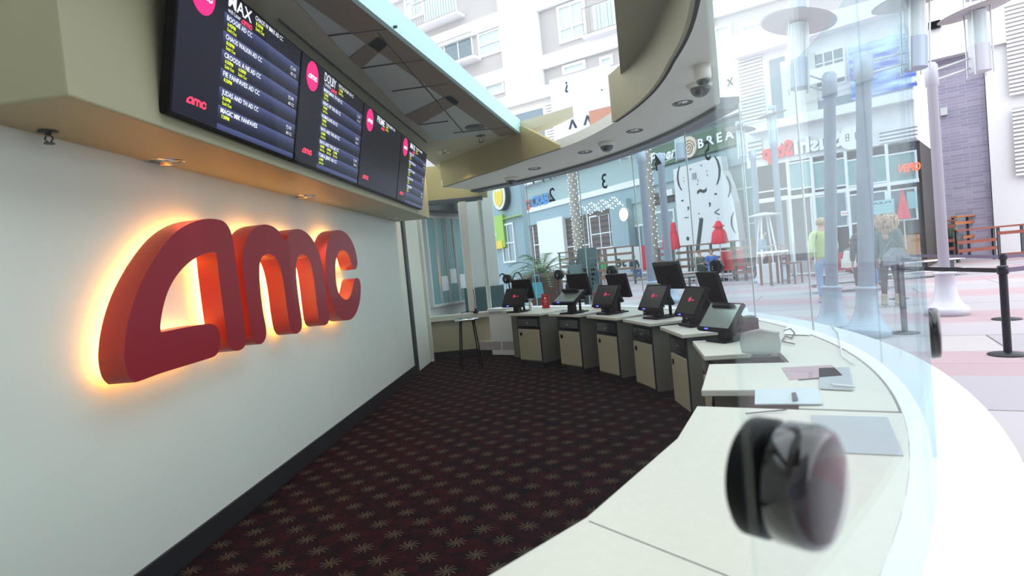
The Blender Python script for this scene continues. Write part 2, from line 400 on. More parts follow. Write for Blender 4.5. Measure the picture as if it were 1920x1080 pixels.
b = MB(); b.box(-1.2, 9.62, 0, 0.18, FL, 3.4, 'white_paint'); struct(wbuild(b, 'wall_left'), 'white wall behind the big red sign')
b = MB(); b.box(-1.0, 9.62, -0.018, 0, FL, FL + 0.16, 'black_base'); b.box(9.62, 9.64, -0.018, 0.18, FL, FL + 0.16, 'black_base'); struct(wbuild(b, 'baseboard_left', bevel=0.004))
b = MB(); b.box(2.46, 9.35, -0.55, 0, 2.25, 3.4, 'cream_paint'); struct(wbuild(b, 'trim_1', bevel=0.01), 'cream boxed soffit above the sign wall')
# fan-shaped ceiling with an added opening that shows the reflected apartments
L1 = Vector((-0.71, 4.51)); L2 = Vector((0.32, 8.43)); dL = (L1 - L2).normalized(); L0 = L1 + dL * 5.2
ring10 = ringp(10, R_IN); ring24 = ringp(24, R_IN)
b = MB()
poly = [(WF.world(x, -0.5, 0).x, WF.world(x, -0.5, 0).y) for x in (-1.2, 11.6)]
left = [poly[0], poly[1]] + [(p.x, p.y) for p in (ringp(a, R_IN) for a in range(57, 23, -3))] + [(L2.x, L2.y), (L1.x, L1.y), (L0.x, L0.y)]
b.prism(left, CEIL, CEIL + 0.14, 'ceiling_cream')
struct(b.build('ceiling'), 'cream ceiling with grey panels')
b = MB()
right = [(p.x, p.y) for p in (ringp(a, 5.74 if a < -20 else 5.5) for a in range(10, -78, -4))] + [(0.16, -1.2), (0.30, 1.4)]
b.prism(right, CEIL, CEIL + 0.14, 'olive_dark'); struct(b.build('ceiling'), 'olive ceiling right of the added opening')
b = MB()
nL = Vector((-dL.y, dL.x)); nL = nL if nL.x > 0 else -nL
def strip(d0, d1, z0, z1, m, k0=-5.2, k1=4.2, bb=None):
    e = -dL; P = [L1 + e * k0 + nL * d0, L1 + e * k1 + nL * d0, L1 + e * k1 + nL * d1, L1 + e * k0 + nL * d1]
    return bb.prism([(p.x, p.y) for p in P], z0, z1, m)
strip(-0.02, 0.02, CEIL - 0.03, CEIL + 0.17, 'cyan_trim', bb=b, k1=4.05); struct(b.build('trim_2', bevel=0.004), 'pale cyan upstand of the added ceiling opening')
b = MB(); strip(-0.30, -0.03, CEIL - 0.02, CEIL, 'brown_beam', bb=b, k1=4.05); struct(b.build('trim_3'), 'brown ceiling strip along the added opening')
# seams on the cyan upstand and ceiling panels + beams
for i, poly in enumerate([[(480, -80), (590, -60), (709, 68), (655, 109), (616, 68)],
                          [(727, 84), (844, 178), (760, 217), (677, 129)],
                          [(862, 192), (930, 248), (815, 264), (785, 235)]]):
    q = [at_z(x, y, CEIL - 0.012) for x, y in poly]
    t = MB().prism([(p.x, p.y) for p in q], CEIL - 0.012, CEIL + 0.01, 'panel_grey').build('ceiling_panel')
    tag(t, ['grey perforated ceiling panel cut off by the top of the photo', 'grey ceiling panel in the middle of the slanted row beside the added opening', 'grey ceiling panel with a round fitting, nearest the far end of the added opening'][i], 'ceiling panel', 'grey ceiling panels')
for i, (p0, p1) in enumerate([((655, 109), (709, 68)), ((785, 235), (862, 192))]):
    q = [at_z(p0[0], p0[1], CEIL - 0.02), at_z(p1[0], p1[1], CEIL - 0.02)]
    w = (at_z(*([(677, 129), (760, 217)][i]), CEIL - 0.02)); w2 = (at_z(*([(727, 84), (844, 178)][i]), CEIL - 0.02))
    t = MB().prism([(p.x, p.y) for p in (q[0], q[1], w2, w)], CEIL - 0.02, CEIL + 0.01, 'brown_beam').build('ceiling_beam')
    tag(t, ['brown ceiling beam between the first two grey panels', 'brown ceiling beam before the farthest grey panel'][i], 'beam', 'brown ceiling beams')
b = MB()   # dark seam lines on the ceiling
for a, c in (((524, 40), (800, 268)), ((616, 68), (745, 52)), ((677, 129), (795, 112)), ((735, 172), (840, 157)), ((709, 62), (870, 250)), ((785, 235), (840, 228)), ((850, 250), (960, 238))):
    p, q = at_z(*a, CEIL - 0.022), at_z(*c, CEIL - 0.022); d = (q - p).normalized(); n = Vector((-d.y, d.x, 0)) * 0.003
    b.prism([((p + n).x, (p + n).y), ((q + n).x, (q + n).y), ((q - n).x, (q - n).y), ((p - n).x, (p - n).y)], CEIL - 0.024, CEIL - 0.004, 'ink')
struct(b.build('trim_4'), 'dark seams between ceiling panels')
# ring soffit above the counters, lip, fascia
def r_in(a):
    K = [(-78, 5.75), (-40, 5.75), (-25.8, 5.73), (-21.9, 5.64), (-15.3, 5.56), (-10.2, 5.49), (-0.9, 5.45), (10.4, 5.38), (19.8, 5.32), (32.2, 5.15), (47.8, 5.25), (58, 5.55)]
    for (a0, v0), (a1, v1) in zip(K, K[1:]):
        if a <= a1: return v0 + (v1 - v0) * (a - a0) / (a1 - a0)
    return K[-1][1]
outer = [ringp(a, 6.34) for a in [57.5 - 2.5 * k for k in range(20)]] + [ringp(6.5, 6.34), ringp(4.6, 6.34), ringp(-46.1, 6.34), ringp(-49.5, 6.34)] + [ringp(a, 6.34) for a in range(-52, -79, -3)]  # straight chord cut: the part washed out by the mirrored street is left out
inner = [ringp(a, r_in(a)) for a in range(-78, 58, 2)] + [ringp(57.5, 5.5)]
b = MB().prism([(p.x, p.y) for p in outer + inner], HEAD + 0.02, HEAD + 0.14, 'soffit_white'); struct(b.build('trim_5'), 'white curved soffit over the counters')
b = MB().arc(6.34, 6.60, HEAD - 0.02, HEAD + 0.10, 5.5, 57.5, 'dark_metal', 50); b.arc(6.34, 6.60, HEAD - 0.02, HEAD + 0.10, -78, -49.0, 'dark_metal', 30); struct(b.build('trim_6'), 'grey metal head of the curved glazing')
def fascia(a0, a1, top, m, name, lab, N=40):
    vs = []; fs = []
    for k in range(N + 1):
        a = a0 + (a1 - a0) * k / N
        for r in (r_in(a) - 0.03, r_in(a) + 0.03):
            for z in (HEAD + 0.02, top(a)): vs.append(tuple(ringp(a, r, z)))
    for k in range(N):
        o = 4 * k; fs += [(o, o + 1, o + 5, o + 4), (o + 2, o + 6, o + 7, o + 3), (o + 1, o + 3, o + 7, o + 5), (o, o + 4, o + 6, o + 2)]
    fs += [(0, 2, 3, 1), (4 * N, 4 * N + 1, 4 * N + 3, 4 * N + 2)]
    struct(MB().add(vs, fs, m).build(name), lab)
fascia(-78, 10, lambda a: CEIL + 0.1, 'olive_dark', 'trim_7', 'olive brown curved fascia on the right')
fascia(24, 57.5, lambda a: HEAD + 0.06 + (CEIL - HEAD) * min(1, (a - 24) / 8.0), 'olive_paint', 'trim_8', 'olive curved fascia at the far end')
# curved glazing, one pane per bay
JO = [-76, -61, -48.9, -39.4, -34.6]
FJ = [-7.0, 3.8, 14.6, 25.3, 36.3, 47.1, 57.0]
wn = 1
def pane(a0, a1, m, z0=CT_Z + 0.012, z1=HEAD - 0.02):
    global wn
    o = MB().arc(R_GL - 0.006, R_GL + 0.006, z0, z1, a0 + 0.03, a1 - 0.03, m, 10).build('window_%d' % wn); struct(o, 'curved glass pane of the box office'); wn += 1
    return o
near = [pane(JO[i], JO[i + 1], ['glass_near', 'glass_near', 'glass_bright', 'glass_bright'][i]) for i in range(4)]
far = [pane(-34.6, -20.0, 'glass_clear'), pane(-20.0, -7.0, 'glass_clear')] + [pane(FJ[i], FJ[i + 1], 'glass_clear') for i in range(6)]
b = MB()
for a in (-7.0, 3.8, 14.6, 25.3, 36.3, 47.1):
    p = ringp(a, R_GL); b.cyl((p.x, p.y, CT_Z + 0.01), (p.x, p.y, HEAD - 0.02), 0.008, 'alu', n=6)
struct(b.build('trim_9'), 'thin silicone joints between the glass panes')
# number decals on the glass (read from the outside)
for i, (n, a, z) in enumerate((('2', 1035, 366), ('3', 1133, 341), ('4', 1233, 305), ('5', 1326, 284))):
    d = ray(a, z); dx, dy = d.x / d.y, 1.0
    A = dx * dx + 1; B = 2 * (4 * dx - 5.6); Cc = 16 + 31.36 - (R_GL + 0.008) ** 2; t = (-B + math.sqrt(B * B - 4 * A * Cc)) / 2 / A
    q = EYEP + d * (t / d.y); ang = math.atan2(q.y - CY, q.x - CX)
    T = Matrix.Translation(q) @ Matrix.Rotation(ang + PI / 2, 4, 'Z')
    o = MB().text(n, 0, -0.1, 0.22, 'ink', 0, bold=0.01, align='CENTER', T=T).build('number_decal'); o.parent = far[[5, 4, 3, 2][i]]; o['label'] = 'black number ' + n
# end wall and end window
FACE = 11.2
b = MB(); b.box(-1.85, -0.30, FACE, FACE + 0.18, FL, 0.46, 'cabinet_cream'); b.box(-1.85, -0.3, FACE, FACE + 0.18, 2.74, 3.4, 'olive_paint'); struct(b.build('wall_far'), 'low cream wall under the end window')
b = MB(); b.box(-1.85, -0.30, FACE - 0.02, FACE, FL, FL + 0.12, 'black_base'); struct(b.build('baseboard_far'))
b = MB(); b.box(-1.82, -0.36, FACE - 0.08, FACE + 0.2, 0.46, 0.56, 'doorframe'); b.box(-1.82, -0.40, FACE - 0.02, FACE + 0.1, 2.68, 2.76, 'dark_metal')
for x0, x1 in ((-1.84, -1.76), (-0.86, -0.72), (-0.5, -0.42)): b.box(x0, x1, FACE - 0.02, FACE + 0.1, 0.56, 2.7, 'doorframe')
struct(b.build('window_20', bevel=0.006), 'end window frame')
b = MB(); b.box(-1.76, -0.86, FACE + 0.03, FACE + 0.042, 0.56, 2.68, 'glass_clear'); b.box(-0.72, -0.5, FACE + 0.03, FACE + 0.042, 0.56, 2.68, 'glass_clear'); o = b.build('pane'); o.parent = bpy.data.objects['window_20']
# door jamb between the sign wall and the end wall
b = MB(); b.box(9.62, 11.32, 0.02, 0.16, FL, 3.4, 'white_paint'); b.box(9.66, 9.80, -0.03, 0.02, FL, 2.5, 'dark_metal'); b.box(10.9, 11.0, -0.03, 0.02, FL, 2.5, 'doorframe')
struct(wbuild(b, 'door_1'), 'side door recess with a dark frame')
# light switch
b = MB(); b.box(-0.035, 0.035, -0.008, 0, -0.06, 0.06, 'white_plastic'); s0 = thing('light_switch', 'small white switch plate low on the white wall right of the red sign', 'light switch', wl(9.0, 0.0, 0.55), WROT); b.build('plate', s0, bevel=0.002)
MB().box(-0.012, 0.012, -0.014, -0.008, -0.025, 0.025, 'white_plastic').build('rocker', s0)
# outer shelf and plinth under the glass
b = MB().arc(R_GL - 0.07, R_OUT, CT_Z - 0.05, CT_Z, -78, 57, 'ext_white', 90); struct(b.build('trim_10', bevel=0.004), 'white shelf outside the glass')
b = MB().arc(R_GL - 0.03, R_GL + 0.05, FL, CT_Z - 0.05, -78, 57, 'ext_white', 90); struct(b.build('wall_front'), 'plinth under the curved glass')

# ================================================================== SIGN
A_OUT = [(300,1005),(270,968),(254,905),(250,830),(262,715),(290,595),(335,470),(400,345),(470,240),(540,165),(620,115),(700,92),(760,92),(810,107),(843,150),(860,210),(880,350),(905,520),(926,680),(934,770),(924,812),(890,833),(852,822),(832,775),(818,690),(800,560),(780,400),(767,290),(740,281),(697,289),(640,318),(580,368),(530,432),(493,505),(468,590),(453,680),(455,720),(470,726),(600,700),(700,683),(745,683),(775,705),(789,760),(785,820),(765,858),(720,878),(600,915),(450,962),(330,1006)]
M_OUT = [(912,330),(916,275),(930,225),(950,180),(980,145),(1015,127),(1050,123),(1090,137),(1125,168),(1157,217),(1172,182),(1195,157),(1225,148),(1265,162),(1305,202),(1338,262),(1362,345),(1380,450),(1394,560),(1402,635),(1396,675),(1375,690),(1355,680),(1342,645),(1331,560),(1318,450),(1305,370),(1285,312),(1260,290),(1237,294),(1221,322),(1216,385),(1222,470),(1236,580),(1249,670),(1243,715),(1219,737),(1196,728),(1180,690),(1165,600),(1150,480),(1130,380),(1105,317),(1075,291),(1043,291),(1018,318),(1009,380),(1013,470),(1028,600),(1048,715),(1042,768),(1017,796),(986,788),(966,750),(955,670),(938,550),(920,420)]
C_OUT = [(1381,340),(1383,285),(1393,228),(1412,180),(1440,156),(1475,158),(1510,186),(1540,240),(1557,305),(1560,355),(1545,376),(1530,352),(1515,302),(1495,273),(1470,268),(1450,290),(1438,340),(1437,400),(1443,460),(1458,512),(1480,540),(1504,545),(1524,518),(1537,470),(1545,433),(1562,424),(1575,442),(1580,490),(1573,560),(1555,618),(1530,652),(1495,662),(1460,645),(1430,600),(1405,520),(1388,425)]
def catmull(P, n=3):
    out = []; L = len(P)
    for i in range(L):
        p0, p1, p2, p3 = (Vector(P[(i + k - 1) % L]) for k in range(4))
        for j in range(n):
            t = j / n; out.append(tuple(0.5 * ((2 * p1) + (p2 - p0) * t + (2 * p0 - 5 * p1 + 4 * p2 - p3) * t * t + (3 * p1 - p0 - 3 * p2 + p3) * t ** 3)))
    return out
NF = 0.20; NB = 0.055
LET = []
for P in (A_OUT, M_OUT, C_OUT):
    LET.append(catmull([WF.hit(150 + x / 3, 380 + y / 3, NF) for x, y in P]))
smin = min(p[0] for L in LET for p in L); smax = max(p[0] for L in LET for p in L); zmin = min(p[1] for L in LET for p in L); zmax = max(p[1] for L in LET for p in L)
SW, SH = smax - smin, zmax - zmin
LOGO = [[((x - smin) / SW, (z - zmin) / SW) for x, z in L[::2]] for L in LET]    # unit width logo letters
sgn = thing('cinema_sign', 'big red backlit three letter sign glowing on the white wall', 'sign', wl(smin, 0, 0), WROT)
def inset(P, d):
    n = len(P); out = []; a = sum(P[i][0] * P[(i + 1) % n][1] - P[(i + 1) % n][0] * P[i][1] for i in range(n)); sg = 1 if a > 0 else -1
    for i in range(n):
        e = Vector(P[(i + 1) % n]) - Vector(P[i - 1]); e.normalize(); out.append((P[i][0] - e.y * d * sg, P[i][1] + e.x * d * sg))
    return out
for L, nm in zip(LET, ('letter_a', 'letter_m', 'letter_c')):
    P = [(x - smin, z) for x, z in L]
    o = MB().plate(P, -NF, -NB, 'sign_red', side='sign_side').build(nm, sgn)
    MB().plate(inset(P, 0.03), -NB - 0.004, -NB + 0.006, 'led_glow').build('backlight', o)
    for f in (0.15, 0.4, 0.65, 0.9):
        c = inset(P, 0.05)[int(f * len(P))]; MB().cyl((c[0], -NB, c[1]), (c[0], 0, c[1]), 0.008, 'steel', n=6).build('standoff', o)

def logo(b, x, z, w, m, y=0.0, k=1.0, T=None):
    for L in LOGO: b.plate([(x + p[0] * w, z + p[1] * w * k) for p in L], y - 0.002, y, m, T)
# ================================================================== MENU SCREENS
SCW = 1.378; SCH = 0.775; S0 = 3.02
DATA = [
 ('MAX', 'with Laser', 'CHAOS W IMAX AD CC', ['BOOGIE AD CC', 'CHAOS WALKIN AD CC', 'CROODS: A NE AD CC', 'FIE FANFAVES AD CC', 'JUDAS AND TH AD CC', 'MAGIC MIK FANFAVES'], ['6:45PM', '8:00PM', '6:30PM', '8:20PM', '8:10PM', '7:30PM'], [1, 1, 2, 0, 1, 0]),
 ('DOLBY', 'CINEMA', 'RAYA A DOLBY AD CC', ['MARKSMAN, TH AD CC', 'NEWS OF THE AD CC', 'NOMADLAND AD CC', 'RAYA AND THE AD CC', 'RAYA AND THE AD CC', 'TOM & JERRY AD CC'], ['7:20PM', '7:00PM', '7:45PM', '6:20PM', '6:50PM', '6:30PM'], [1, 1, 1, 1, 3, 1]),
 ('PRIME', '', 'TOM & JERRY AD', [], [], []),
 ('MAX', '', 'CHAOS W IMAX', ['BOOGIE AD', 'CHAOS WALKIN AD', 'CROODS: A NE AD', 'RAYA AND THE', 'TOM & JERRY'], ['6:45PM'] * 5, [1] * 5)]
SLAB = ['nearest menu screen, topped by a cropped large format title over six showtime rows', 'second menu screen from the camera, a two line cinema title above its showtime rows', 'third menu screen from the camera, mostly black with one title at the top', 'farthest menu screen, narrow in view at the end of the row']
for i, (ti, sub, head, rows, times, so) in enumerate(DATA):
    t = thing('menu_screen', SLAB[i], 'screen', wl(S0 + i * SCW * 1.016, 0.60, 2.315), WROT, 'menu screens hung along the soffit')
    t.rotation_mode = 'QUATERNION'; t.rotation_quaternion = (Matrix.Rotation(WROT, 3, 'Z') @ Matrix.Rotation(math.radians(11), 3, 'X')).to_quaternion()
    W = SCW - 0.012; t.scale = (1.016, 1, 1.035)
    MB().box(0, W, 0.0, 0.06, 0, SCH, 'black_plastic').build('housing', t, bevel=0.004)
    sc = MB().box(0.012, W - 0.012, -0.002, 0.001, 0.014, SCH - 0.012, 'scr_stripe' if rows else 'scr_black').build('display', t)
    b = MB(); b.cyl((0.20, -0.004, 0.655), (0.20, -0.002, 0.655), 0.105, 'scr_pink', n=40); b.build('logo_disc', t)
    b = MB(); logo(b, 0.125, 0.63, 0.155, 'scr_white', -0.004, 0.9); b.build('disc_logo', t)
    b = MB(); logo(b, 0.12, 0.085, 0.17, 'scr_red', -0.002, 0.9); b.build('corner_logo', t)
    b = MB(); b.text(ti, 0.42 if i in (1, 2) else 0.43, 0.69, 0.065, 'scr_white', -0.003, bold=0.012, w=[0.25, 0.24, 0.26, 0.25][i])
    if sub: b.text(sub, 0.43, 0.657, 0.024, 'scr_white', -0.003, w=0.13)
    b.text(head, 0.72, 0.728, 0.026, 'scr_white', -0.003, bold=0.01, w=0.36)
    for k, r in enumerate(rows):
        z = 0.648 - 0.1003 * k; b.text(r, 0.425, z - 0.037, 0.026, 'scr_white', -0.003, bold=0.012, w=min(0.42, 0.0225 * len(r)))
    for k in (0, 2, 4):
        if rows: b.text('[*] AD', 1.22, 0.60 - 0.1 * k, 0.02, 'scr_white', -0.003); b.text('AD CC', 1.22, 0.56 - 0.1 * k, 0.02, 'scr_white', -0.003)
    b.build('white_lettering', t)
    b = MB(); logo(b, 0.57, 0.65, 0.12, 'scr_red', -0.002, 0.9); b.build('title_logo', t)
    b = MB(); b.text(['8:30PM', '7:10PM', '7:00PM', '8:30PM'][i], 0.73, 0.70, 0.02, 'scr_yellow', -0.003, bold=0.01); b.text('Sold Out', 0.73, 0.672, 0.02, 'scr_yellow', -0.003, bold=0.01)
    for k, tm in enumerate(times):
        z = 0.648 - 0.1003 * k
        for j in range(max(1, so[k])):
            b.text(tm, 0.435 + 0.14 * j, z - 0.065, 0.019, 'scr_yellow', -0.003, bold=0.014)
            if so[k]: b.text('Sold Out', 0.435 + 0.14 * j, z - 0.092, 0.018, 'scr_yellow', -0.003, bold=0.01)
    b.build('showtime_lettering', t)
    for bx in (0.3, 1.0): MB().box(bx, bx + 0.06, 0.06, 0.16, 0.3, 0.36, 'dark_metal').build('bracket', t)

# ================================================================== CEILING FITTINGS
def downlight(loc, r, label, warm=True, group='recessed ceiling downlights', rim='brass_steel'):
    t = thing('downlight', label, 'light', loc, 0, group)
    MB().lathe([(r * 0.86, 0.03), (r * 0.88, -0.004), (r, -0.008), (r * 1.04, 0.0), (r * 0.9, 0.03)], rim, 28).build('trim_ring', t)
    MB().lathe([(r * 0.84, -0.002), (r * 0.7, 0.005), (r * 0.3, 0.008), (0.001, 0.008)], 'steel', 24).build('reflector', t)
    return t
SOF = [((310, 303), 'brass rimmed recessed downlight in the soffit left of the menu screens'), ((570, 368), 'recessed downlight in the soffit under the second menu screen')]
lights = []
for (p, l) in SOF:
    q = at_z(p[0], p[1], 2.25); downlight((q.x, q.y, 2.25), 0.11, l); lights.append((q.x, q.y, 2.20))
q = at_z(735, 409, 2.25); downlight((q.x, q.y, 2.25), 0.09, 'small recessed downlight at the far end of the soffit'); lights.append((q.x, q.y - 0.4, 2.2))
q = at_z(832, 285, CEIL); downlight((q.x, q.y, CEIL), 0.11, 'recessed downlight in the ceiling beyond the last menu screen')
for p, l in (((1280, 193), 'dark recessed downlight in the white curved soffit, nearest the camera domes'), ((1190, 245), 'second recessed downlight along the white curved soffit'), ((1097, 285), 'third recessed downlight along the white curved soffit'), ((1002, 316), 'farthest recessed downlight along the white curved soffit')):
    q = at_z(p[0], p[1], HEAD + 0.02); downlight((q.x, q.y, HEAD + 0.02), 0.10, l, rim='dark_metal')
def sprinkler(loc, label, s=1.0):
    t = thing('sprinkler_head', label, 'sprinkler', loc, 0, 'fire sprinklers')
    MB().lathe([(0.034 * s, 0.0), (0.036 * s, -0.004), (0.012 * s, -0.008), (0.010 * s, -0.02)], 'dark_metal', 18).build('escutcheon', t)
    b = MB(); b.tube([(0.010 * s, 0, -0.018 * s), (0.016 * s, 0, -0.03 * s), (0.004 * s, 0, -0.045 * s)], 0.003 * s, 'dark_metal'); b.tube([(-0.010 * s, 0, -0.018 * s), (-0.016 * s, 0, -0.03 * s), (-0.004 * s, 0, -0.045 * s)], 0.003 * s, 'dark_metal')
    b.cyl((0, 0, -0.045 * s), (0, 0, -0.049 * s), 0.018 * s, 'dark_metal'); b.build('deflector', t)
q = at_z(90, 246, 2.25); sprinkler((q.x, q.y, 2.25), 'dark sprinkler head hanging from the soffit near the left edge', 1.25)
q = at_z(901, 253, CEIL); sprinkler((q.x, q.y, CEIL - 0.012), 'sprinkler head on the ceiling near the end of the added opening', 2.0)
q = at_z(891, 236, CEIL); t = thing('ceiling_speaker', 'dark round fitting on the farthest grey ceiling panel', 'speaker', (q.x, q.y, CEIL - 0.012)); MB().lathe([(0.14, 0), (0.13, -0.02), (0.05, -0.03), (0.001, -0.03)], 'dark_metal', 24).build('grille', t)
def dome(loc, label, r, neck):
    t = thing('dome_camera', label, 'security camera', loc, 0, 'ceiling dome cameras')
    MB().lathe([(r * 0.95, 0), (r * 0.95, -neck), (r * 0.8, -neck - 0.02), (r * 0.7, -neck - 0.02)], 'soffit_white', 26).build('housing', t)
    MB().lathe([(r * 0.78, -neck - 0.015)] + [(r * 0.78 * math.cos(a), -neck - 0.015 - r * 0.75 * math.sin(a)) for a in (0.3, 0.6, 0.9, 1.2, 1.5)], 'dome_glass', 24).build('dome', t)
    MB().sphere((0, 0, -neck - 0.02), r * 0.45, 'black_gloss').build('lens', t)
q = at_z(1316, 122, HEAD + 0.02); dome((q.x, q.y, HEAD + 0.02), 'white pendant dome camera under the curved soffit, the upper of the close pair', 0.07, 0.10)
q = at_z(1312, 158, HEAD + 0.02); dome((q.x, q.y, HEAD + 0.02), 'wide clear dome camera just below and nearer the glass than the pendant one', 0.115, 0.015)
q = at_z(1137, 267, HEAD + 0.02); dome((q.x, q.y, HEAD + 0.02), 'dome camera on the curved soffit above window number three', 0.11, 0.03)
q = at_z(958, 333, HEAD + 0.02); dome((q.x, q.y, HEAD + 0.02), 'farthest dome camera on the curved soffit', 0.11, 0.03)
# ================================================================== COUNTERS
b = MB().arc(6.02, R_GL - 0.08, CT_Z - 0.045, CT_Z - 0.006, -28.9, 51, 'laminate', 90); tag(b.build('counter_ring', bevel=0.003), 'continuous curved off-white worktop running along inside the glass', 'counter')
b = MB().arc(6.25, R_GL - 0.09, FL, CT_Z - 0.05, -28.9, 51, 'cabinet_grey', 90); struct(b.build('trim_11'), 'dark back panel under the worktop')
STW = 0.37
def station(a, label, r=R_IN, drawer=True, door=True):
    p = ringp(a, r); t = thing('ticket_station', label, 'cabinet', (p.x, p.y, FL), math.radians(a), 'ticket counter cabinets')
    H = CT_Z - FL
    MB().box(0.0, 0.50, -STW, STW, H - 0.038, H, 'laminate').build('worktop', t, bevel=0.006)
    b = MB(); b.box(0.055, 0.50, -0.30, -0.282, 0.09, H - 0.038, 'cabinet_grey'); b.box(0.055, 0.50, 0.20, 0.218, 0.09, H - 0.038, 'cabinet_grey'); b.box(0.08, 0.5, -0.282, 0.2, 0.10, 0.118, 'cabinet_grey')
    b.box(0.49, 0.5, -0.282, 0.2, 0.1, H - 0.04, 'cabinet_grey'); b.box(0.075, 0.49, -0.282, 0.2, 0.12, 0.60, 'black_matte'); b.build('body', t)
    b = MB(); b.box(0.05, 0.062, -0.302, -0.290, 0.09, H - 0.038, 'black_plastic'); b.box(0.05, 0.062, 0.208, 0.22, 0.09, H - 0.038, 'black_plastic'); b.build('edge_trim', t)
    MB().box(0.10, 0.49, -0.26, 0.18, 0.0, 0.10, 'black_base').build('toe_kick', t)
    d = MB().box(0.045, 0.072, -0.286, 0.204, 0.125, 0.615, 'cabinet_cream').build('door', t, bevel=0.003)
    MB().lathe([(0.030, 0), (0.030, 0.006), (0.020, 0.010), (0.001, 0.010)], 'black_plastic', 20, Matrix.Translation((0.045, 0.135, 0.535)) @ Matrix.Rotation(-PI / 2, 4, 'Y')).build('lock', d)
    dr = MB().box(0.05, 0.48, -0.28, 0.19, 0.655, 0.79, 'black_plastic').box(0.043, 0.05, -0.27, 0.18, 0.665, 0.78, 'black_gloss').build('cash_drawer', t, bevel=0.003)
    MB().cyl((0.036, -0.045, 0.715), (0.046, -0.045, 0.715), 0.012, 'steel', n=14).build('keyhole', dr)
    # narrow set-back cupboard beside the cabinet
    c = MB().box(0.36, 0.50, 0.225, 0.50, 0.09, 0.60, 'black_matte').box(0.345, 0.36, 0.228, 0.36, 0.10, 0.52, 'cabinet_cream').box(0.345, 0.36, 0.228, 0.27, 0.55, H - 0.04, 'cabinet_cream').build('side_cupboard', t)
    MB().lathe([(0.028, 0), (0.028, 0.006), (0.001, 0.008)], 'black_plastic', 18, Matrix.Translation((0.345, 0.30, 0.42)) @ Matrix.Rotation(-PI / 2, 4, 'Y')).build('lock', c)
    return t
ANG = [41.3, 31.4, 21.8, 12.1, 1.1, -11.0]
SL = ['farthest ticket cabinet, cream door, carrying a black till and a white pump bottle', 'second ticket cabinet from the far end, under a till with a silvery screen', 'third ticket cabinet from the far end, between two tills and red cards', 'fourth ticket cabinet from the far end, under the till marked with yellow tape', 'fifth ticket cabinet from the far end, with a small black gadget on its top', 'sixth ticket cabinet from the far end, under the till with a pale bright screen']
for a, l in zip(ANG, SL): station(a, l)
station(-22.0, 'cream ticket cabinet with a clear worktop, next to the near counter', R_IN + 0.02)
# near continuous counter
b = MB(); P = [ringp(-29.3, 5.57), ringp(-34.6, 5.62), ringp(-42.8, 5.67), ringp(-52, 5.70), ringp(-64, 5.72), ringp(-71, 5.74)]; Q = [ringp(a, 6.42) for a in range(-71, -30, 3)] + [ringp(-29.3, 6.42)]
b.prism([(p.x, p.y) for p in P + Q], CT_Z - 0.042, CT_Z - 0.002, 'laminate'); nc = thing('near_counter', 'long off-white counter sweeping across the bottom of the picture', 'counter', (0, 0, 0)); b.build('worktop', nc, bevel=0.004)
b = MB(); P2 = [ringp(-29.9, 5.66), ringp(-34.6, 5.70), ringp(-42.8, 5.75), ringp(-52, 5.78), ringp(-64, 5.8), ringp(-71, 5.82)]; Q2 = [ringp(a, 6.25) for a in range(-71, -30, 3)] + [ringp(-29.9, 6.25)]
b.prism([(p.x, p.y) for p in P2 + Q2], FL, CT_Z - 0.042, 'black_matte'); b.build('body', nc)
b = MB()
for c, d in (((1104, 976), (1372, 1082)),):
    p, q = at_z(*c, CT_Z), at_z(*d, CT_Z); e = (q - p).normalized(); n = Vector((-e.y, e.x, 0)) * 0.0018
    b.prism([((p + n).x, (p + n).y), ((q + n).x, (q + n).y), ((q - n).x, (q - n).y), ((p - n).x, (p - n).y)], CT_Z - 0.002, CT_Z - 0.0012, 'ink')
b.build('joint', nc)
# clear sheet bridging the gap and small devices on the near worktop
def flat_quad(name, label, cat, px, z0, h, m, group=None, bevel=0.0):
    q = [at_z(x, y, z0 + h) for x, y in px]; c = sum(q, Vector()) / len(q); t = MB().prism([((p - c).x, (p - c).y) for p in q], 0, h, m).build(name, bevel=bevel); t.location = (c.x, c.y, z0)
    return tag(t, label, cat, group)
flat_quad('acrylic_sheet', 'thin greenish clear sheet bridging the gap beside the near counter', 'sheet', [(1416, 730), (1532, 728), (1543, 756), (1415, 757)], CT_Z + 0.001, 0.006, 'lamp_glass')
flat_quad('card_reader', 'small dark oval gadget on the clear sheet', 'card reader', [(1484, 736), (1492, 735), (1496, 747), (1486, 749)], CT_Z + 0.008, 0.012, 'dark_metal', bevel=0.003)
flat_quad('counter_plate', 'wide flat grey plate on the near counter behind the round speaker', 'tray', [(1520, 778), (1664, 782), (1694, 853), (1540, 846)], CT_Z + 0.0, 0.003, 'alu')  # flat grey rectangle laid on the near counter
flat_quad('counter_plate', 'grey recessed tray plate on the worktop holding a white pen', 'tray', [(1535, 690), (1592, 688), (1600, 731), (1537, 728)], CT_Z + 0.0, 0.003, 'alu')
flat_quad('counter_plate', 'dull pink tray plate on the worktop beside the clear sheet', 'tray', [(1465, 689), (1560, 684), (1580, 704), (1480, 712)], CT_Z + 0.0, 0.003, 'paving')
q = at_z(1581, 723, CT_Z + 0.012); t = thing('pen', 'white pen lying on the grey tray plate', 'pen', q, 2.3); MB().cyl((-0.06, 0, 0), (0.05, 0, 0), 0.006, 'white_plastic', n=10).build('barrel', t); MB().cyl((0.05, 0, 0), (0.065, 0, 0), 0.006, 'steel', r1=0.001, n=10).build('tip', t)
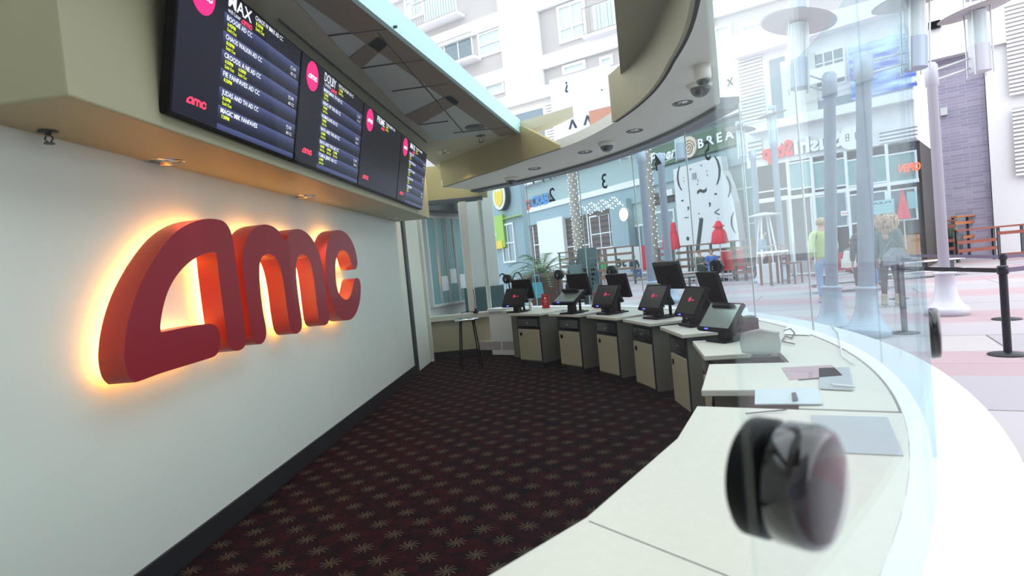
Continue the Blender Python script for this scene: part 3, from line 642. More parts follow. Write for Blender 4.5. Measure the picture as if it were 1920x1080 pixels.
q = at_z(1435, 772, CT_Z + 0.008); t = thing('pencil', 'thin dark pencil on the near worktop above the round speaker', 'pencil', q, 0.0); MB().cyl((-0.09, 0, 0), (0.085, 0.0, 0), 0.0035, 'dark_metal', n=6).build('shaft', t); MB().cyl((0.085, 0, 0), (0.10, 0, 0), 0.0035, 'ink', r1=0.0008, n=6).build('tip', t)

# ---------- tills
def till(loc, rz, label, tilt=38, silver=False, tape=False, disp=True, dispz=0.42, dispw=0.30):
    t = thing('till_terminal', label, 'till', loc, rz, 'ticket tills'); t.scale = (1.22, 1.22, 1.22)
    MB().box(-0.08, 0.13, -0.11, 0.11, 0, 0.018, 'black_plastic').build('base', t, bevel=0.006)
    MB().prism([(-0.01, 0.018), (0.07, 0.018), (0.055, 0.20), (0.01, 0.20)], -0.04, 0.04, 'black_plastic', Matrix(((1, 0, 0, 0), (0, 0, -1, 0), (0, 1, 0, 0), (0, 0, 0, 1)))).build('neck', t, bevel=0.004)
    T = Matrix.Translation((-0.005, 0, 0.20)) @ Matrix.Rotation(math.radians(tilt), 4, 'Y')
    h = MB().box(-0.012, 0.022, -0.185, 0.185, -0.135, 0.135, 'black_plastic', T).build('head', t, bevel=0.006)
    MB().box(-0.015, -0.012, -0.165, 0.165, -0.108, 0.118, 'screen_glare' if silver else 'screen_dark', T).build('touch_screen', h)
    if not silver:
        b = MB(); R = T @ Matrix.Translation((-0.0155, 0.0, 0)) @ Matrix.Rotation(-PI / 2, 4, 'Z')
        b.cyl((0, -0.001, 0.015), (0, 0.0, 0.015), 0.022, 'logo_dim', n=24, T=R); logo(b, 0.03, 0.005, 0.05, 'logo_dim', 0, T=R); b.build('screen_logo', h)
    MB().box(-0.016, -0.012, 0.055, 0.09, -0.130, -0.120, 'led_blue', T).build('status_light', h)
    if tape: MB().box(-0.013, 0.024, -0.03, 0.07, 0.133, 0.139, 'yellow_tape', T).build('tape', h)
    # second, deeper head behind (rear prop) and the customer display on a pole
    MB().box(0.03, 0.06, -0.12, 0.12, -0.10, 0.10, 'black_plastic', Matrix.Translation((0.05, 0, 0.19)) @ Matrix.Rotation(math.radians(-tilt * 0.9), 4, 'Y')).build('rear_housing', t, bevel=0.006)
    if disp:
        b = MB(); b.cyl((0.17, 0, 0.0), (0.17, 0, dispz), 0.015, 'black_plastic'); b.box(0.11, 0.24, -0.07, 0.07, 0, 0.012, 'black_plastic'); b.build('display_pole', t)
        D = Matrix.Translation((0.185, 0, dispz)) @ Matrix.Rotation(math.radians(-14), 4, 'Y')
        MB().box(-0.016, 0.016, -dispw / 2, dispw / 2, -0.135, 0.135, 'black_plastic', D).box(0.016, 0.018, -dispw / 2 + .015, dispw / 2 - .015, -0.12, 0.12, 'screen_dark', D).build('customer_display', t, bevel=0.004)
    b = MB(); b.tube([(0.12, 0.06, 0.012), (0.20, 0.12, 0.008), (0.30, 0.08, 0.008), (0.36, 0.14, 0.008)], 0.004, 'black_plastic'); b.build('cable', t)
    return t
TP = [(968, 586, 41.3, 0), (1070, 588, 31.4, 1), (1140, 589, 21.8, 0), (1230, 597, 12.1, 2), (1300, 611, 1.1, 0), (1355, 640, -11.0, 3)]
TL = ['farthest till with a glowing blue light, beside the white pump bottle', 'till whose tilted screen looks silvery, second from the far end', 'till left of the black receipt printer, third from the far end', 'till with a strip of yellow tape on its top edge', 'large till showing a pink logo, above the small black gadget', 'till with a pale glaring screen at the edge of the brighter glass']
for (x, y, a, k), l in zip(TP, TL):
    q = at_z(x, y, CT_Z); tl_ = till((q.x, q.y, CT_Z), math.radians(a + (8 if k != 3 else 34)), l, disp=(k != 3), tilt=(58 if k in (1,) else 30 if k != 3 else 40), silver=k in (1, 3), tape=k == 2, dispz=(0.30, 0.33, 0.34, 0.36)[k] + (0.06 if k == 2 else 0), dispw=0.40 if k == 2 else 0.33)
    if k == 3: tl_.scale = (1, 1, 1)
# ---------- receipt printers
def printer(a, r, rz, label, roll=True):
    p = ringp(a, r); t = thing('receipt_printer', label, 'printer', (p.x, p.y, CT_Z - 0.004), math.radians(rz), 'receipt printers')
    b = MB(); b.prism([(-0.10, 0), (0.10, 0), (0.10, 0.145), (-0.04, 0.15), (-0.10, 0.10)], -0.075, 0.075, 'black_plastic', Matrix(((1, 0, 0, 0), (0, 0, -1, 0), (0, 1, 0, 0), (0, 0, 0, 1)))); b.build('case', t, bevel=0.012)
    MB().box(-0.03, 0.095, -0.06, 0.06, 0.15, 0.156, 'dark_metal').build('lid', t, bevel=0.002)
    if roll: MB().box(-0.10, -0.05, -0.04, 0.04, 0.135, 0.137, 'paper', Matrix.Rotation(0.2, 4, 'Y')).build('ticket', t)
    MB().box(-0.103, -0.099, 0.03, 0.05, 0.03, 0.04, 'alu').build('button', t)
    return t
printer(26.5, 5.98, 30, 'black receipt printer between the second and third tills')
printer(16.6, 5.98, 20, 'black receipt printer between the third till and the taped till')
printer(6.3, 5.98, 12, 'black receipt printer with paper on top, beside the taped till')
printer(-5.6, 5.98, -3, 'black receipt printer between the last two dark tills', False)
# ---------- red cards standing by the glass
def card(px, py, label, a):
    d_ = ray(px, 588 - 0.095 * px); dx = d_.x / d_.y; A_ = dx * dx + 1; B_ = 2 * (4 * dx - 5.6); C_ = 16 + 31.36 - 6.28 ** 2; q = Vector((dx, 1, 0)) * ((-B_ + math.sqrt(B_ * B_ - 4 * A_ * C_)) / 2 / A_)
    t = thing('card_stand', label, 'sign', (q.x, q.y, CT_Z), math.radians(a - 90 + 10), 'red cards along the worktop')
    MB().box(-0.075, 0.075, -0.03, 0.03, 0, 0.008, 'card_red').build('foot', t, bevel=0.002)
    MB().box(-0.075, 0.075, -0.004, 0.004, 0.008, 0.24, 'card_red').build('card', t, bevel=0.001)
    b = MB(); b.lathe([(0.022, 0), (0.022, 0.0008), (0.001, 0.0008)], 'card_ink', 20, Matrix.Translation((0, -0.004, 0.165)) @ Matrix.Rotation(PI / 2, 4, 'X'))
    for k, (w, z) in enumerate(((0.09, 0.215), (0.10, 0.12), (0.07, 0.108), (0.05, 0.085), (0.05, 0.055))): b.box(-w / 2, w / 2, -0.0052, -0.004, z, z + 0.004, 'card_ink')
    b.build('print', t)
card(1016, 575, 'red card standing right of the pump bottle', 41); card(1114, 560, 'red card standing between the second and third tills', 31)
card(1213, 556, 'red card standing behind the till with yellow tape', 21); card(1311, 560, 'red card mostly hidden behind the large till, only its top showing', 10)
# pump bottle
q = at_z(996, 582, CT_Z); t = thing('pump_bottle', 'white hand sanitiser pump bottle beside the farthest till', 'bottle', (q.x, q.y, CT_Z), 0.5)
MB().lathe([(0.030, 0), (0.033, 0.006), (0.033, 0.10), (0.026, 0.122), (0.012, 0.132), (0.012, 0.145)], 'white_plastic', 24).build('body', t)
MB().cyl((0, 0, 0.145), (0, 0, 0.185), 0.005, 'white_plastic').cyl((0, 0, 0.18), (0.045, 0, 0.176), 0.006, 'white_plastic', n=8).cyl((0, 0, 0.178), (0, 0, 0.188), 0.013, 'white_plastic').build('pump', t)
# small black gadget at station 5
q = at_z(1284, 605, CT_Z); t = thing('ticket_stub_holder', 'small black gadget standing at the front of the fifth cabinet top', 'gadget', (q.x, q.y, CT_Z), 0.3)
MB().box(-0.025, 0.025, -0.02, 0.02, 0, 0.03, 'black_plastic').build('base', t, bevel=0.004); MB().box(-0.02, 0.01, -0.016, 0.016, 0.03, 0.07, 'black_gloss').build('head', t, bevel=0.006)
# things on the sixth / seventh worktops: desk phone, paper, monitor shape, envelope
q = at_z(1428, 668, CT_Z); t = thing('reflection', 'grey rounded monitor in the bright glass, modelled as a solid shape', 'reflection', (q.x, q.y, CT_Z), math.radians(-30))  # solid stand-in for a chair-like shape mirrored in the glass
MB().box(-0.06, 0.06, -0.08, 0.08, 0, 0.012, 'dark_metal').build('base', t, bevel=0.004)
MB().plate([(-0.13, 0.09), (-0.12, 0.03), (0.0, 0.01), (0.12, 0.03), (0.13, 0.09), (0.12, 0.16), (0.0, 0.185), (-0.12, 0.16)], -0.03, 0.03, 'screen_glare').build('back', t, bevel=0.01)
q = at_z(1402, 632, CT_Z); t = thing('desk_phone', 'dark desk phone on the worktop left of the grey monitor', 'phone', (q.x, q.y, CT_Z), math.radians(-25))
MB().prism([(-0.09, 0), (0.09, 0), (0.09, 0.06), (-0.09, 0.025)], -0.09, 0.09, 'dark_metal', Matrix(((1, 0, 0, 0), (0, 0, -1, 0), (0, 1, 0, 0), (0, 0, 0, 1)))).build('body', t, bevel=0.006)
b = MB(); b.tube([(-0.08, -0.06, 0.05), (-0.06, -0.06, 0.075), (0.07, -0.06, 0.095), (0.09, -0.06, 0.08)], 0.014, 'black_plastic'); b.build('handset', t)
flat_quad('paper_sheet', 'white sheet of paper lying by the glass behind the grey monitor', 'paper', [(1480, 598), (1508, 610), (1520, 628), (1470, 626)], CT_Z + 0.001, 0.003, 'paper')
flat_quad('envelope', 'white folded paper between the desk phone and the glass', 'paper', [(1390, 582), (1402, 576), (1404, 592), (1388, 596)], CT_Z + 0.001, 0.004, 'paper')
b = MB(); P = [at_z(x, y, CT_Z + 0.007) for x, y in ((1470, 620), (1482, 616), (1490, 624), (1484, 634), (1472, 630), (1466, 640), (1490, 645))]; b.tube(P, 0.005, 'dark_metal', n=6); tag(b.build('cable'), 'looped grey cable on the worktop right of the grey monitor', 'cable')
b = MB(); P = [at_z(x, y, CT_Z + 0.007) for x, y in ((1560, 612), (1572, 625), (1576, 650), (1580, 668), (1600, 682))]; b.tube(P, 0.006, 'white_plastic', n=6); tag(b.build('cable'), 'white cable running along the glass edge of the worktop', 'cable')

# ---------- speak-through discs on the glass
def talker(px, py, label, r=0.083, nearside=False, wire=True, fixed=None, z=None, th=0.062, inner=True):
    d = ray(px, py)
    if fixed is None:
        dx = d.x / d.y; A = dx * dx + 1; B = 2 * (4 * dx - 5.6); Cc = 16 + 31.36 - R_GL ** 2; D = max(0, B * B - 4 * A * Cc); tt = (-B + (-1 if nearside else 1) * math.sqrt(D)) / 2 / A
        q = EYEP + d * (tt / d.y); ang = math.degrees(math.atan2(q.y - CY, q.x - CX)); zz = q.z
    else: ang = fixed; zz = z
    p = ringp(ang, R_GL); t = thing('speak_through', label, 'intercom', (p.x, p.y, zz), math.radians(ang), 'round speak-through discs on the glass')
    R = Matrix.Rotation(PI / 2, 4, 'Y')
    MB().lathe([(r * 0.97, 0.007), (r, 0.009), (r, th * 0.7), (r * 0.985, th * 0.8), (r * 0.93, th * 0.93), (r * 0.80, th), (r * 0.3, th + 0.002), (0.001, th + 0.002)], 'black_gloss', 40, R).build('outer_disc', t)
    if not inner: return t
    MB().lathe([(0.001, -0.046), (r * 0.55, -0.045), (r * 0.62, -0.044), (r * 0.9, -0.042), (r, -0.036), (r, -0.009), (r * 0.97, -0.007)], 'black_plastic', 40, R).build('inner_disc', t)
    b = MB()
    for k in range(3): b.cyl((-0.053, 0, -0.025 + 0.025 * k), (-0.047, 0, -0.025 + 0.025 * k), 0.008, 'alu' if k < 2 else 'black_matte', n=10)
    b.build('grille', t)
    if wire: b = MB(); b.tube([(-0.03, 0, -r), (-0.035, 0, -r - 0.06), (-0.03, 0.01, -r - 0.14), (-0.03, 0.0, CT_Z - zz + 0.01)], 0.005, 'black_plastic', n=6); b.build('cable', t)
    return t
talker(1465, 900, 'huge blurred black speak-through disc on the nearest pane', nearside=True, wire=False, r=0.079)
talker(1343, 500, 'black speak-through disc left of the bright pane, fifth from the far end')
talker(1243, 503, 'black speak-through disc below window number four')
talker(1147, 508, 'black speak-through disc below window number three, right of centre glass joint')
talker(1048, 515, 'black speak-through disc in front of the stacked green chairs')
talker(951, 523, 'farthest black speak-through disc, over the first till')
talker(0, 0, 'blurred black speak-through disc seen edge on at the right end of the glass', fixed=-35.3, z=1.06, wire=False, r=0.080, th=0.036, inner=False)

# ---------- stool and sill lamp at the far wall
q = at_z(884, 690, FL); t = thing('bar_stool', 'tall stool with a pale seat and thin dark legs by the far wall', 'stool', (q.x, q.y, FL), 0.2)
b = MB(); b.lathe([(0.17, 0.80), (0.20, 0.805), (0.205, 0.825), (0.19, 0.84), (0.1, 0.835), (0.001, 0.83)], 'steel', 28); b.build('seat', t)
for k in range(4):
    a = PI / 4 + k * PI / 2; MB().cyl((0.15 * math.cos(a), 0.15 * math.sin(a), 0.80), (0.24 * math.cos(a), 0.24 * math.sin(a), 0), 0.011, 'black_plastic').build('leg', t)
b = MB(); P = [(0.215 * math.cos(k * PI / 12), 0.215 * math.sin(k * PI / 12), 0.22) for k in range(25)]; b.tube(P, 0.008, 'black_plastic', n=6); b.build('foot_ring', t)
q = at_y(893, 592, FACE - 0.05); t = thing('desk_microphone', 'black gooseneck stand clamped on the end window sill', 'microphone', (q.x, FACE - 0.06, 0.56), 0)
MB().lathe([(0.05, 0), (0.05, 0.02), (0.02, 0.03), (0.02, 0.08), (0.001, 0.08)], 'black_plastic', 18).build('base', t); b = MB(); b.tube([(0, 0, 0.08), (0.0, 0, 0.3), (-0.01, 0, 0.45)], 0.006, 'black_plastic'); b.tube([(0, 0, 0.02), (-0.15, 0, 0.04), (-0.26, 0, 0.03), (-0.27, 0, 0.0)], 0.006, 'black_plastic'); b.build('arm', t)

# ================================================================== LIGHTS
def spot(p, tgt, e, col, ang=110, r=0.07, name='downlight_lamp'):
    l = bpy.data.lights.new(name, 'SPOT'); l.energy = e; l.color = col; l.spot_size = math.radians(ang); l.spot_blend = 0.6; l.shadow_soft_size = r
    o = bpy.data.objects.new(name, l); COL.objects.link(o); o.location = p; d = Vector(tgt) - Vector(p); o.rotation_euler = d.to_track_quat('-Z', 'Y').to_euler()
WARM = (1.0, 0.80, 0.55)
for p in lights: spot((p[0] + 0.12, p[1], p[2]), (p[0] + 0.75, p[1], FL), 26, WARM, 58)
q = at_z(832, 285, CEIL); spot((q.x, q.y, CEIL - 0.03), (q.x, q.y, 0), 40, WARM)
w = bpy.data.worlds.new('world'); SC.world = w; w.use_nodes = True; nt = w.node_tree; bg = nt.nodes['Background']
bg.inputs[0].default_value = (0.90, 0.95, 1.0, 1); bg.inputs[1].default_value = 2.5
SC.view_settings.view_transform = 'Standard'; SC.view_settings.look = 'None'; SC.view_settings.gamma = 1; SC.view_settings.use_curve_mapping = False
SC.view_settings.exposure = 0.12
SC.cycles.transparent_max_bounces = 40; SC.cycles.max_bounces = 9; SC.cycles.caustics_reflective = False; SC.cycles.caustics_refractive = False
SC.cycles.sample_clamp_indirect = 6; SC.cycles.use_denoising = True
# ================================================================== THE STREET
def fr_px(px, depth, vp):      # frame through pixel column px at a distance, running towards horizon vanishing pixel column vp
    u = ray(px, 540 - 0.0); y0 = 588 - 0.095 * px; d = ray(px, y0); P = (d.x / d.y * depth, depth)
    e = ray(vp, 588 - 0.095 * vp); v = Vector((e.x / e.y, 1.0)); v = -v if vp < px else v
    return Frame(P, v)
def R(fr, x0, y0, x1, y1, n=0.0):     # two pixel corners -> s0, s1, z0, z1 on the facade
    a, za = fr.hit(x0, y0, n); b, zb = fr.hit(x1, y1, n)
    return min(a, b), max(a, b), min(za, zb), max(za, zb)
def V(fr, px, py): return fr.hit(px, py)
def facade(name, label, fr, s0, s1, z0, z1, m, depth=3.0, cat='building', shift=0.0, holes=None):
    t = thing(name, label, cat, fr.world(0, shift, 0), fr.rot)
    MB().box(s0, s1, 0, depth, z0, z1, m).build('wall', t)
    return t
def band(t, s0, s1, z0, z1, m, y0=-0.1, y1=0.02, name='cornice', bevel=0.0): return MB().box(s0, s1, y0, y1, z0, z1, m).build(name, t, bevel=bevel)
def window(t, s0, s1, z0, z1, glassm='pane_ext', nx=1, zs=(), frame='win_frame', w=0.07, y=-0.04, name='window'):
    b = MB(); b.box(s0 - w, s0, y, 0.06, z0 - w, z1 + w, frame); b.box(s1, s1 + w, y, 0.06, z0 - w, z1 + w, frame); b.box(s0, s1, y, 0.06, z0 - w, z0, frame); b.box(s0, s1, y, 0.06, z1, z1 + w, frame)
    for i in range(1, nx): x = s0 + (s1 - s0) * i / nx; b.box(x - w / 3, x + w / 3, y, 0.0, z0, z1, frame)
    for z in zs: zz = z0 + (z1 - z0) * z; b.box(s0, s1, y, 0.0, zz - w / 3, zz + w / 3, frame)
    o = b.build(name, t); MB().box(s0, s1, -0.015, 0.02, z0, z1, glassm).build('pane', o)
    return o
def balcony(t, s0, s1, z, h=1.1, y=-1.2, m='rail_metal', step=0.16, slab=True):
    b = MB(); b.box(s0, s1, y, y + 0.05, z + h - 0.06, z + h, m); b.box(s0, s1, y, y + 0.04, z + 0.05, z + 0.10, m)
    k = s0
    while k <= s1: b.box(k, k + 0.03, y, y + 0.03, z + 0.05, z + h, m); k += step
    o = b.build('balcony_railing', t)
    if slab: MB().box(s0 - 0.1, s1 + 0.1, y - 0.05, 0, z - 0.25, z, 'ext_white').build('balcony_slab', t)

# ---------- apartment block mirrored in the glass, modelled as a solid building
BF = fr_px(960, 56, -735)
x0, x1 = BF.hit(560, 100)[0], BF.hit(1745, 100)[0]
apt = facade('reflected_apartments', 'reflected tall pale apartment block with balconies, modelled beyond the added ceiling opening', BF, x0, x1 + 6, 0.0, 42, 'ext_grey', 8)
# light horizontal bands and pilaster measured in the photo
for (pa, pb) in (((960, 15), (960, 42)), ((960, 125), (960, 150)), ((1100, 85), (1100, 112)), ((960, -120), (960, -90)), ((1420, 62), (1420, 96))):
    za, zb = BF.hit(*pa)[1], BF.hit(*pb)[1]
    if pa[0] != 1100: band(apt, x0, x1 + 6, zb, za, 'ext_white', -0.35, 0.0)
s0, s1, z0, z1 = R(BF, 958, 180, 1008, 0); band(apt, s0, s1, 0, 42, 'ext_white', -0.9, 0, 'pilaster')
for i, (a, b_, c, d, nx, zs) in enumerate((
    (903, 105, 935, 40, 1, (0.35, 0.75)), (1054, 78, 1092, 2, 2, (0.35,)), (765, 36, 786, -50, 2, (0.4,)),
    (914, 178, 942, 155, 1, ()), (1060, 136, 1094, 118, 1, ()), (905, -10, 940, -70, 1, (0.4,)), (1395, 70, 1442, 40, 2, (0.35,)), (1130, 122, 1145, 108, 1, ()), (1345, 80, 1365, 50, 1, ()))):
    s0, s1, z0, z1 = R(BF, a, b_, c, d); window(apt, s0, s1, z0, z1, 'pane_curtain', nx, zs, w=0.22, y=-0.15)
for i, (a, b_, c, d) in enumerate(((838, 130, 882, 62), (800, 55, 850, -30), (1118, 70, 1150, 0), (800, 200, 850, 140))):
    s0, s1, z0, z1 = R(BF, a, b_, c, d); o = window(apt, s0, s1, z0, z1, 'pane_ext' if i == 0 else 'pane_curtain', 2, (), w=0.15, name='balcony_door'); balcony(apt, s0 - 0.6, s1 + 0.9, z0, 2.2, step=0.32)
# lower storefront block with glyph panel in front of the reflected apartments, part of the same mirror image
s0, s1, z0, z1 = R(BF, 975, 340, 1345, 190, 2.5)
low = thing('podium_block', 'reflected white podium with louvres and a lilac glyph panel, left of the curved soffit', 'building', BF.world(0, -2.5, 0), BF.rot)
def RB(*a): return R(BF, *a, 2.5)
s0 = BF.hit(905, 200, 2.5)[0]; s1 = BF.hit(1180, 200, 2.5)[0]
zt = BF.hit(1040, 158, 2.5)[1]
MB().box(s0, s1, 0, 2.3, 0, zt, 'ext_beige').build('wall', low)
z2 = BF.hit(1040, 180, 2.5)[1]; band(low, s0, s1, z2, zt, 'ext_white', -0.4, 0)
a = RB(970, 252, 1018, 202); window(low, a[0], a[1], a[2] - 2, a[3], 'pane_ext', 1, (), w=0.3)
b = MB(); a = RB(1024, 252, 1041, 190)
z = a[2] - 1
while z < a[3]: b.box(a[0], a[1], -0.16, 0, z, z + 0.11, 'ext_white'); z += 0.24
b.build('louvre', low)
a = RB(1043, 250, 1150, 150); zt2 = BF.hit(1100, 134, 2.5)[1]
p = MB().box(a[0], a[1], -0.45, 0, a[2] - 2, zt2, 'panel_blue').build('glyph_panel', low)
b = MB()
for g, x, y, h in (('?', 1066, 172, 1.1), ('<', 1100, 163, 0.6), ('.', 1127, 170, 0.8), ('^', 1064, 222, 1.6), ('^', 1092, 214, 1.6), (',', 1078, 238, 0.9)):
    s, zz = BF.hit(x, y, 2.95); T = Matrix.Translation((s, 0, zz))
    if g == '?': T = Matrix.Translation((s, 0, zz + 0.8)) @ Matrix.Rotation(PI, 4, 'Y')
    if g == '^': T = Matrix.Translation((s, 0, zz - 1.4))
    b.text(g, 0, 0, h * 0.75, 'ink' if g != '<' else 'ext_white', -0.46, bold=0.02, T=T)
b.build('glyphs', p)
a = RB(1112, 245, 1152, 200); MB().box(a[0], a[1], -0.5, -0.44, a[2] - 1, a[3], 'brick_red').build('brick_recess', low)

# ---------- street level shops far left (behind the tills)
AF = fr_px(1195, 34, 400)
def RA(*a): return R(AF, *a)
sA0 = AF.hit(880, 400)[0]; sA1 = AF.hit(1418, 300)[0]
zb0, zb1 = AF.hit(1195, 337)[1], AF.hit(1195, 287)[1]
shop = facade('shopfront_building', 'pale blue grey shop row with string lights behind the windows two and three', AF, sA0 - 10, AF.hit(1228, 400)[0], 0, zb1 + 0.2, 'teal_band', 5)
band(shop, sA0 - 10, sA1, zb1 + 0.2, zb1 + 1.1, 'ext_white', -0.5, 0.1, 'cornice')
band(shop, sA0 - 10, AF.hit(1228, 400)[0], zb0 - 0.35, zb0, 'ext_white', -0.25, 0.05, 'ledge')
band(shop, sA0 - 10, AF.hit(1228, 400)[0], zb0 - 1.3, zb0 - 0.35, 'bluegrey', -0.15, 0.05, 'fascia')
MB().box(sA0 - 10, sA1 + 0.5, 1.5, 4.9, zb1 + 1.1, zb1 + 1.7, 'ext_white').build('upper_wall', shop)
for i in range(7):
    s = sA0 - 3 + i * 3.6; window(shop, s, s + 1.3, zb1 + 2.2, zb1 + 4.2, 'pane_curtain', 2, (), w=0.12, y=1.4) if False else None
s0, s1, z0, z1 = RA(998, 480, 1164, 372); MB().box(s0, s1, -0.03, 0.01, 0, AF.hit(1080, 398)[1], 'slats').build('slat_wall', shop)
# windows and doors of this shop row
for (a, b_, c, d, nx, zs, g) in ((1112, 465, 1160, 398, 3, (0.45, 0.7), 'pane_ext'), (1062, 478, 1100, 402, 2, (0.5,), 'pane_curtain'), (1005, 480, 1042, 410, 3, (0.6,), 'pane_ext'), (955, 484, 985, 430, 3, (0.5,), 'pane_ext'), (1188, 460, 1226, 420, 3, (0.5,), 'pane_ext')):
    s0, s1, z0, z1 = RA(a, b_, c, d); window(shop, s0, s1, 0.3, z1, g, nx, zs, w=0.10)
for a in ((1120, 405, 1165, 372), (1000, 425, 1045, 400)):
    s0, s1, z0, z1 = RA(*a); MB().box(s0, s1, -0.08, 0, z0, z1, 'slats').build('slat_panel', shop)
s0, s1, z0, z1 = RA(1163, 480, 1186, 372); MB().box(s0, s1, -0.5, 0, 0, z1, 'bluegrey').build('pilaster', shop)
s0, s1, z0, z1 = RA(1018, 470, 1060, 405); MB().box(s0, s1, -0.3, 0, 0, z1, 'ext_white').build('white_panel', shop)
# string lights under the awning
t = thing('string_lights', 'white bulbs strung under the awning of the pale shop', 'string lights', AF.world(0, -1.6, 0), AF.rot)
b = MB(); c = MB()
for row in range(3):
    q = []
    for k in range(16):
        s, z = AF.hit(1092 + 4.3 * k, 388 + row * 6 + 3 * math.sin(k * 1.3) - 0.24 * k * 4.6, 1.6); q.append((s, 0.2 * row, z)); b.sphere((s, 0.2 * row, z), 0.04, 'bulb', 6)
    c.tube(q, 0.012, 'ink', n=4)
o = b.build('bulbs', t); o['kind'] = 'stuff'; c.build('wire', t)
# round lamp sign
s, z = AF.hit(1172, 402, 0.9); t = thing('round_sign', 'glowing white round blade sign on the grey pilaster', 'sign', AF.world(s, -0.9, z), AF.rot)
MB().cyl((0, -0.12, 0), (0, 0.12, 0), 0.36, 'bulb', n=28).build('disc', t); MB().cyl((0, -0.1, 0), (0, 0.1, 0), 0.39, 'alu', n=28).build('rim', t); MB().box(-0.03, 0.03, 0.1, 0.5, -0.02, 0.02, 'alu').build('bracket', t)
M['bulb_dim'] = M['bulb']
# crab restaurant letters
s, z = AF.hit(968, 396, 0.3); s2, z3 = AF.hit(1004, 391, 0.3); s3, _ = AF.hit(1028, 380, 0.3); _, zt = AF.hit(1004, 371, 0.3)
t = thing('shop_letters', 'red and blue channel letters of a crab restaurant beside the window number two', 'sign', AF.world(0, -0.02, 0), AF.rot)
sm, zz = AF.hit(993, 389, 0.3); sl = AF.hit(958, 396, 0.3)[0]
MB().text('KING', sl, zz - 0.15, 0.75, 'letter_red', 0, bold=0.03, w=(sm - sl), depth=0.25, side='letter_side').build('red_letters', t)
MB().text('CRAB', sm + 0.25, zz - 0.05, 0.75, 'letter_blue', 0, bold=0.03, w=s3 - sm - 0.25, depth=0.25, side='letter_side').build('blue_letters', t)

# ---------- bakery cafe front with white glyph wall
cafe = facade('cafe_building', 'cafe front with a dark green sign and a white wall of scattered glyphs', AF, AF.hit(1228, 400)[0], sA1, 0, zb1 + 0.2, 'teal_band', 5)
z1a = AF.hit(1300, 256)[1]; z0a = AF.hit(1300, 296)[1]
s0 = AF.hit(1214, 310)[0]; s1 = AF.hit(1410, 258)[0]
sg = thing('cafe_sign', 'long dark green fascia sign with white script and spaced capitals', 'sign', AF.world(0, -0.25, 0), AF.rot)
MB().box(s0, s1, 0, 0.24, z0a, z1a, 'sign_green').build('board', sg)
def sx(px): return AF.hit(px, 288 - 0.28 * (px - 1300), 0.25)[0]
MB().text('Panera', sx(1221), z0a + 0.25, 0.52, 'letter_white', -0.002, bold=0.03, w=sx(1279) - sx(1221), depth=0.08, side='letter_side', shear=0.3).build('script_letters', sg)
MB().text('B R E A D', sx(1312), z0a + 0.32, 0.42, 'letter_white', -0.002, bold=0.03, w=sx(1402) - sx(1312), depth=0.08, side='letter_side').build('capital_letters', sg)
zc = (z0a + z1a) / 2; b = MB(); b.cyl((sx(1295), -0.1, zc), (sx(1295), 0, zc), 0.52, 'cream_sign', n=30); 
P = [(sx(1295) + 0.4 * (1 - k / 40) * math.cos(k * 0.45), -0.11, zc - 0.05 + 0.4 * (1 - k / 40) * math.sin(k * 0.45)) for k in range(38)]; b.tube(P, 0.02, 'wood_brown', n=5); b.build('emblem', sg)
band(cafe, s0, sA1, z0a - 0.9, z0a - 0.1, 'bluegrey', -0.15, 0.05, 'fascia')
# white glyph wall standing proud
GF = 1.0
gw = thing('glyph_wall', 'tall white rounded panel covered in scattered punctuation marks', 'wall panel', AF.world(0, -GF, 0), AF.rot)
def sg_(px, py): return AF.hit(px, py, GF)
pl = [sg_(1262, 318), sg_(1300, 306), sg_(1340, 294), sg_(1351, 293), sg_(1355, 320), sg_(1366, 345), sg_(1376, 380), sg_(1382, 420), sg_(1387, 458)]
pl += [(sg_(1387, 458)[0], 0.0), (sg_(1275, 465)[0], 0.0)]
MB().plate(pl, 0, 0.4, 'ext_white').build('board', gw)
b = MB()
for g, x, y, h, bo in (('(', 1269, 338, 1.0, 0), (';', 1281, 337, 0.35, 0), ('"', 1294, 324, 0.3, 0), ('"', 1314, 317, 0.3, 0), (';', 1325, 325, 0.4, 0), (')', 1341, 322, 1.1, 0), ('~', 1308, 371, 0.8, 1), ('-', 1278, 381, 0.4, 1), ('-', 1340, 369, 0.4, 1), (',', 1289, 391, 0.5, 1), (',', 1329, 384, 0.55, 1), ('.', 1307, 347, 0.5, 0), ("'", 1309, 347, 0.4, 0), ('~', 1284, 414, 0.4, 0), (':.', 1310, 406, 0.5, 0), ('.', 1287, 450, 0.9, 1), ('/', 1303, 452, 1.5, 1), ('(', 1370, 420, 0.8, 0), (')', 1363, 352, 0.8, 0), ('<', 1340, 403, 0.5, 0)):
    s, z = sg_(x, y); b.text(g, s, z - 0.25 * h if g not in '.,-~' else z, h * 0.9, 'ink', -0.006, bold=0.03 * bo)
s, z = sg_(1302, 330); b.box(s - 0.12, s + 0.12, -0.05, 0, z - 0.14, z + 0.14, 'bluegrey'); b.build('glyphs', gw)
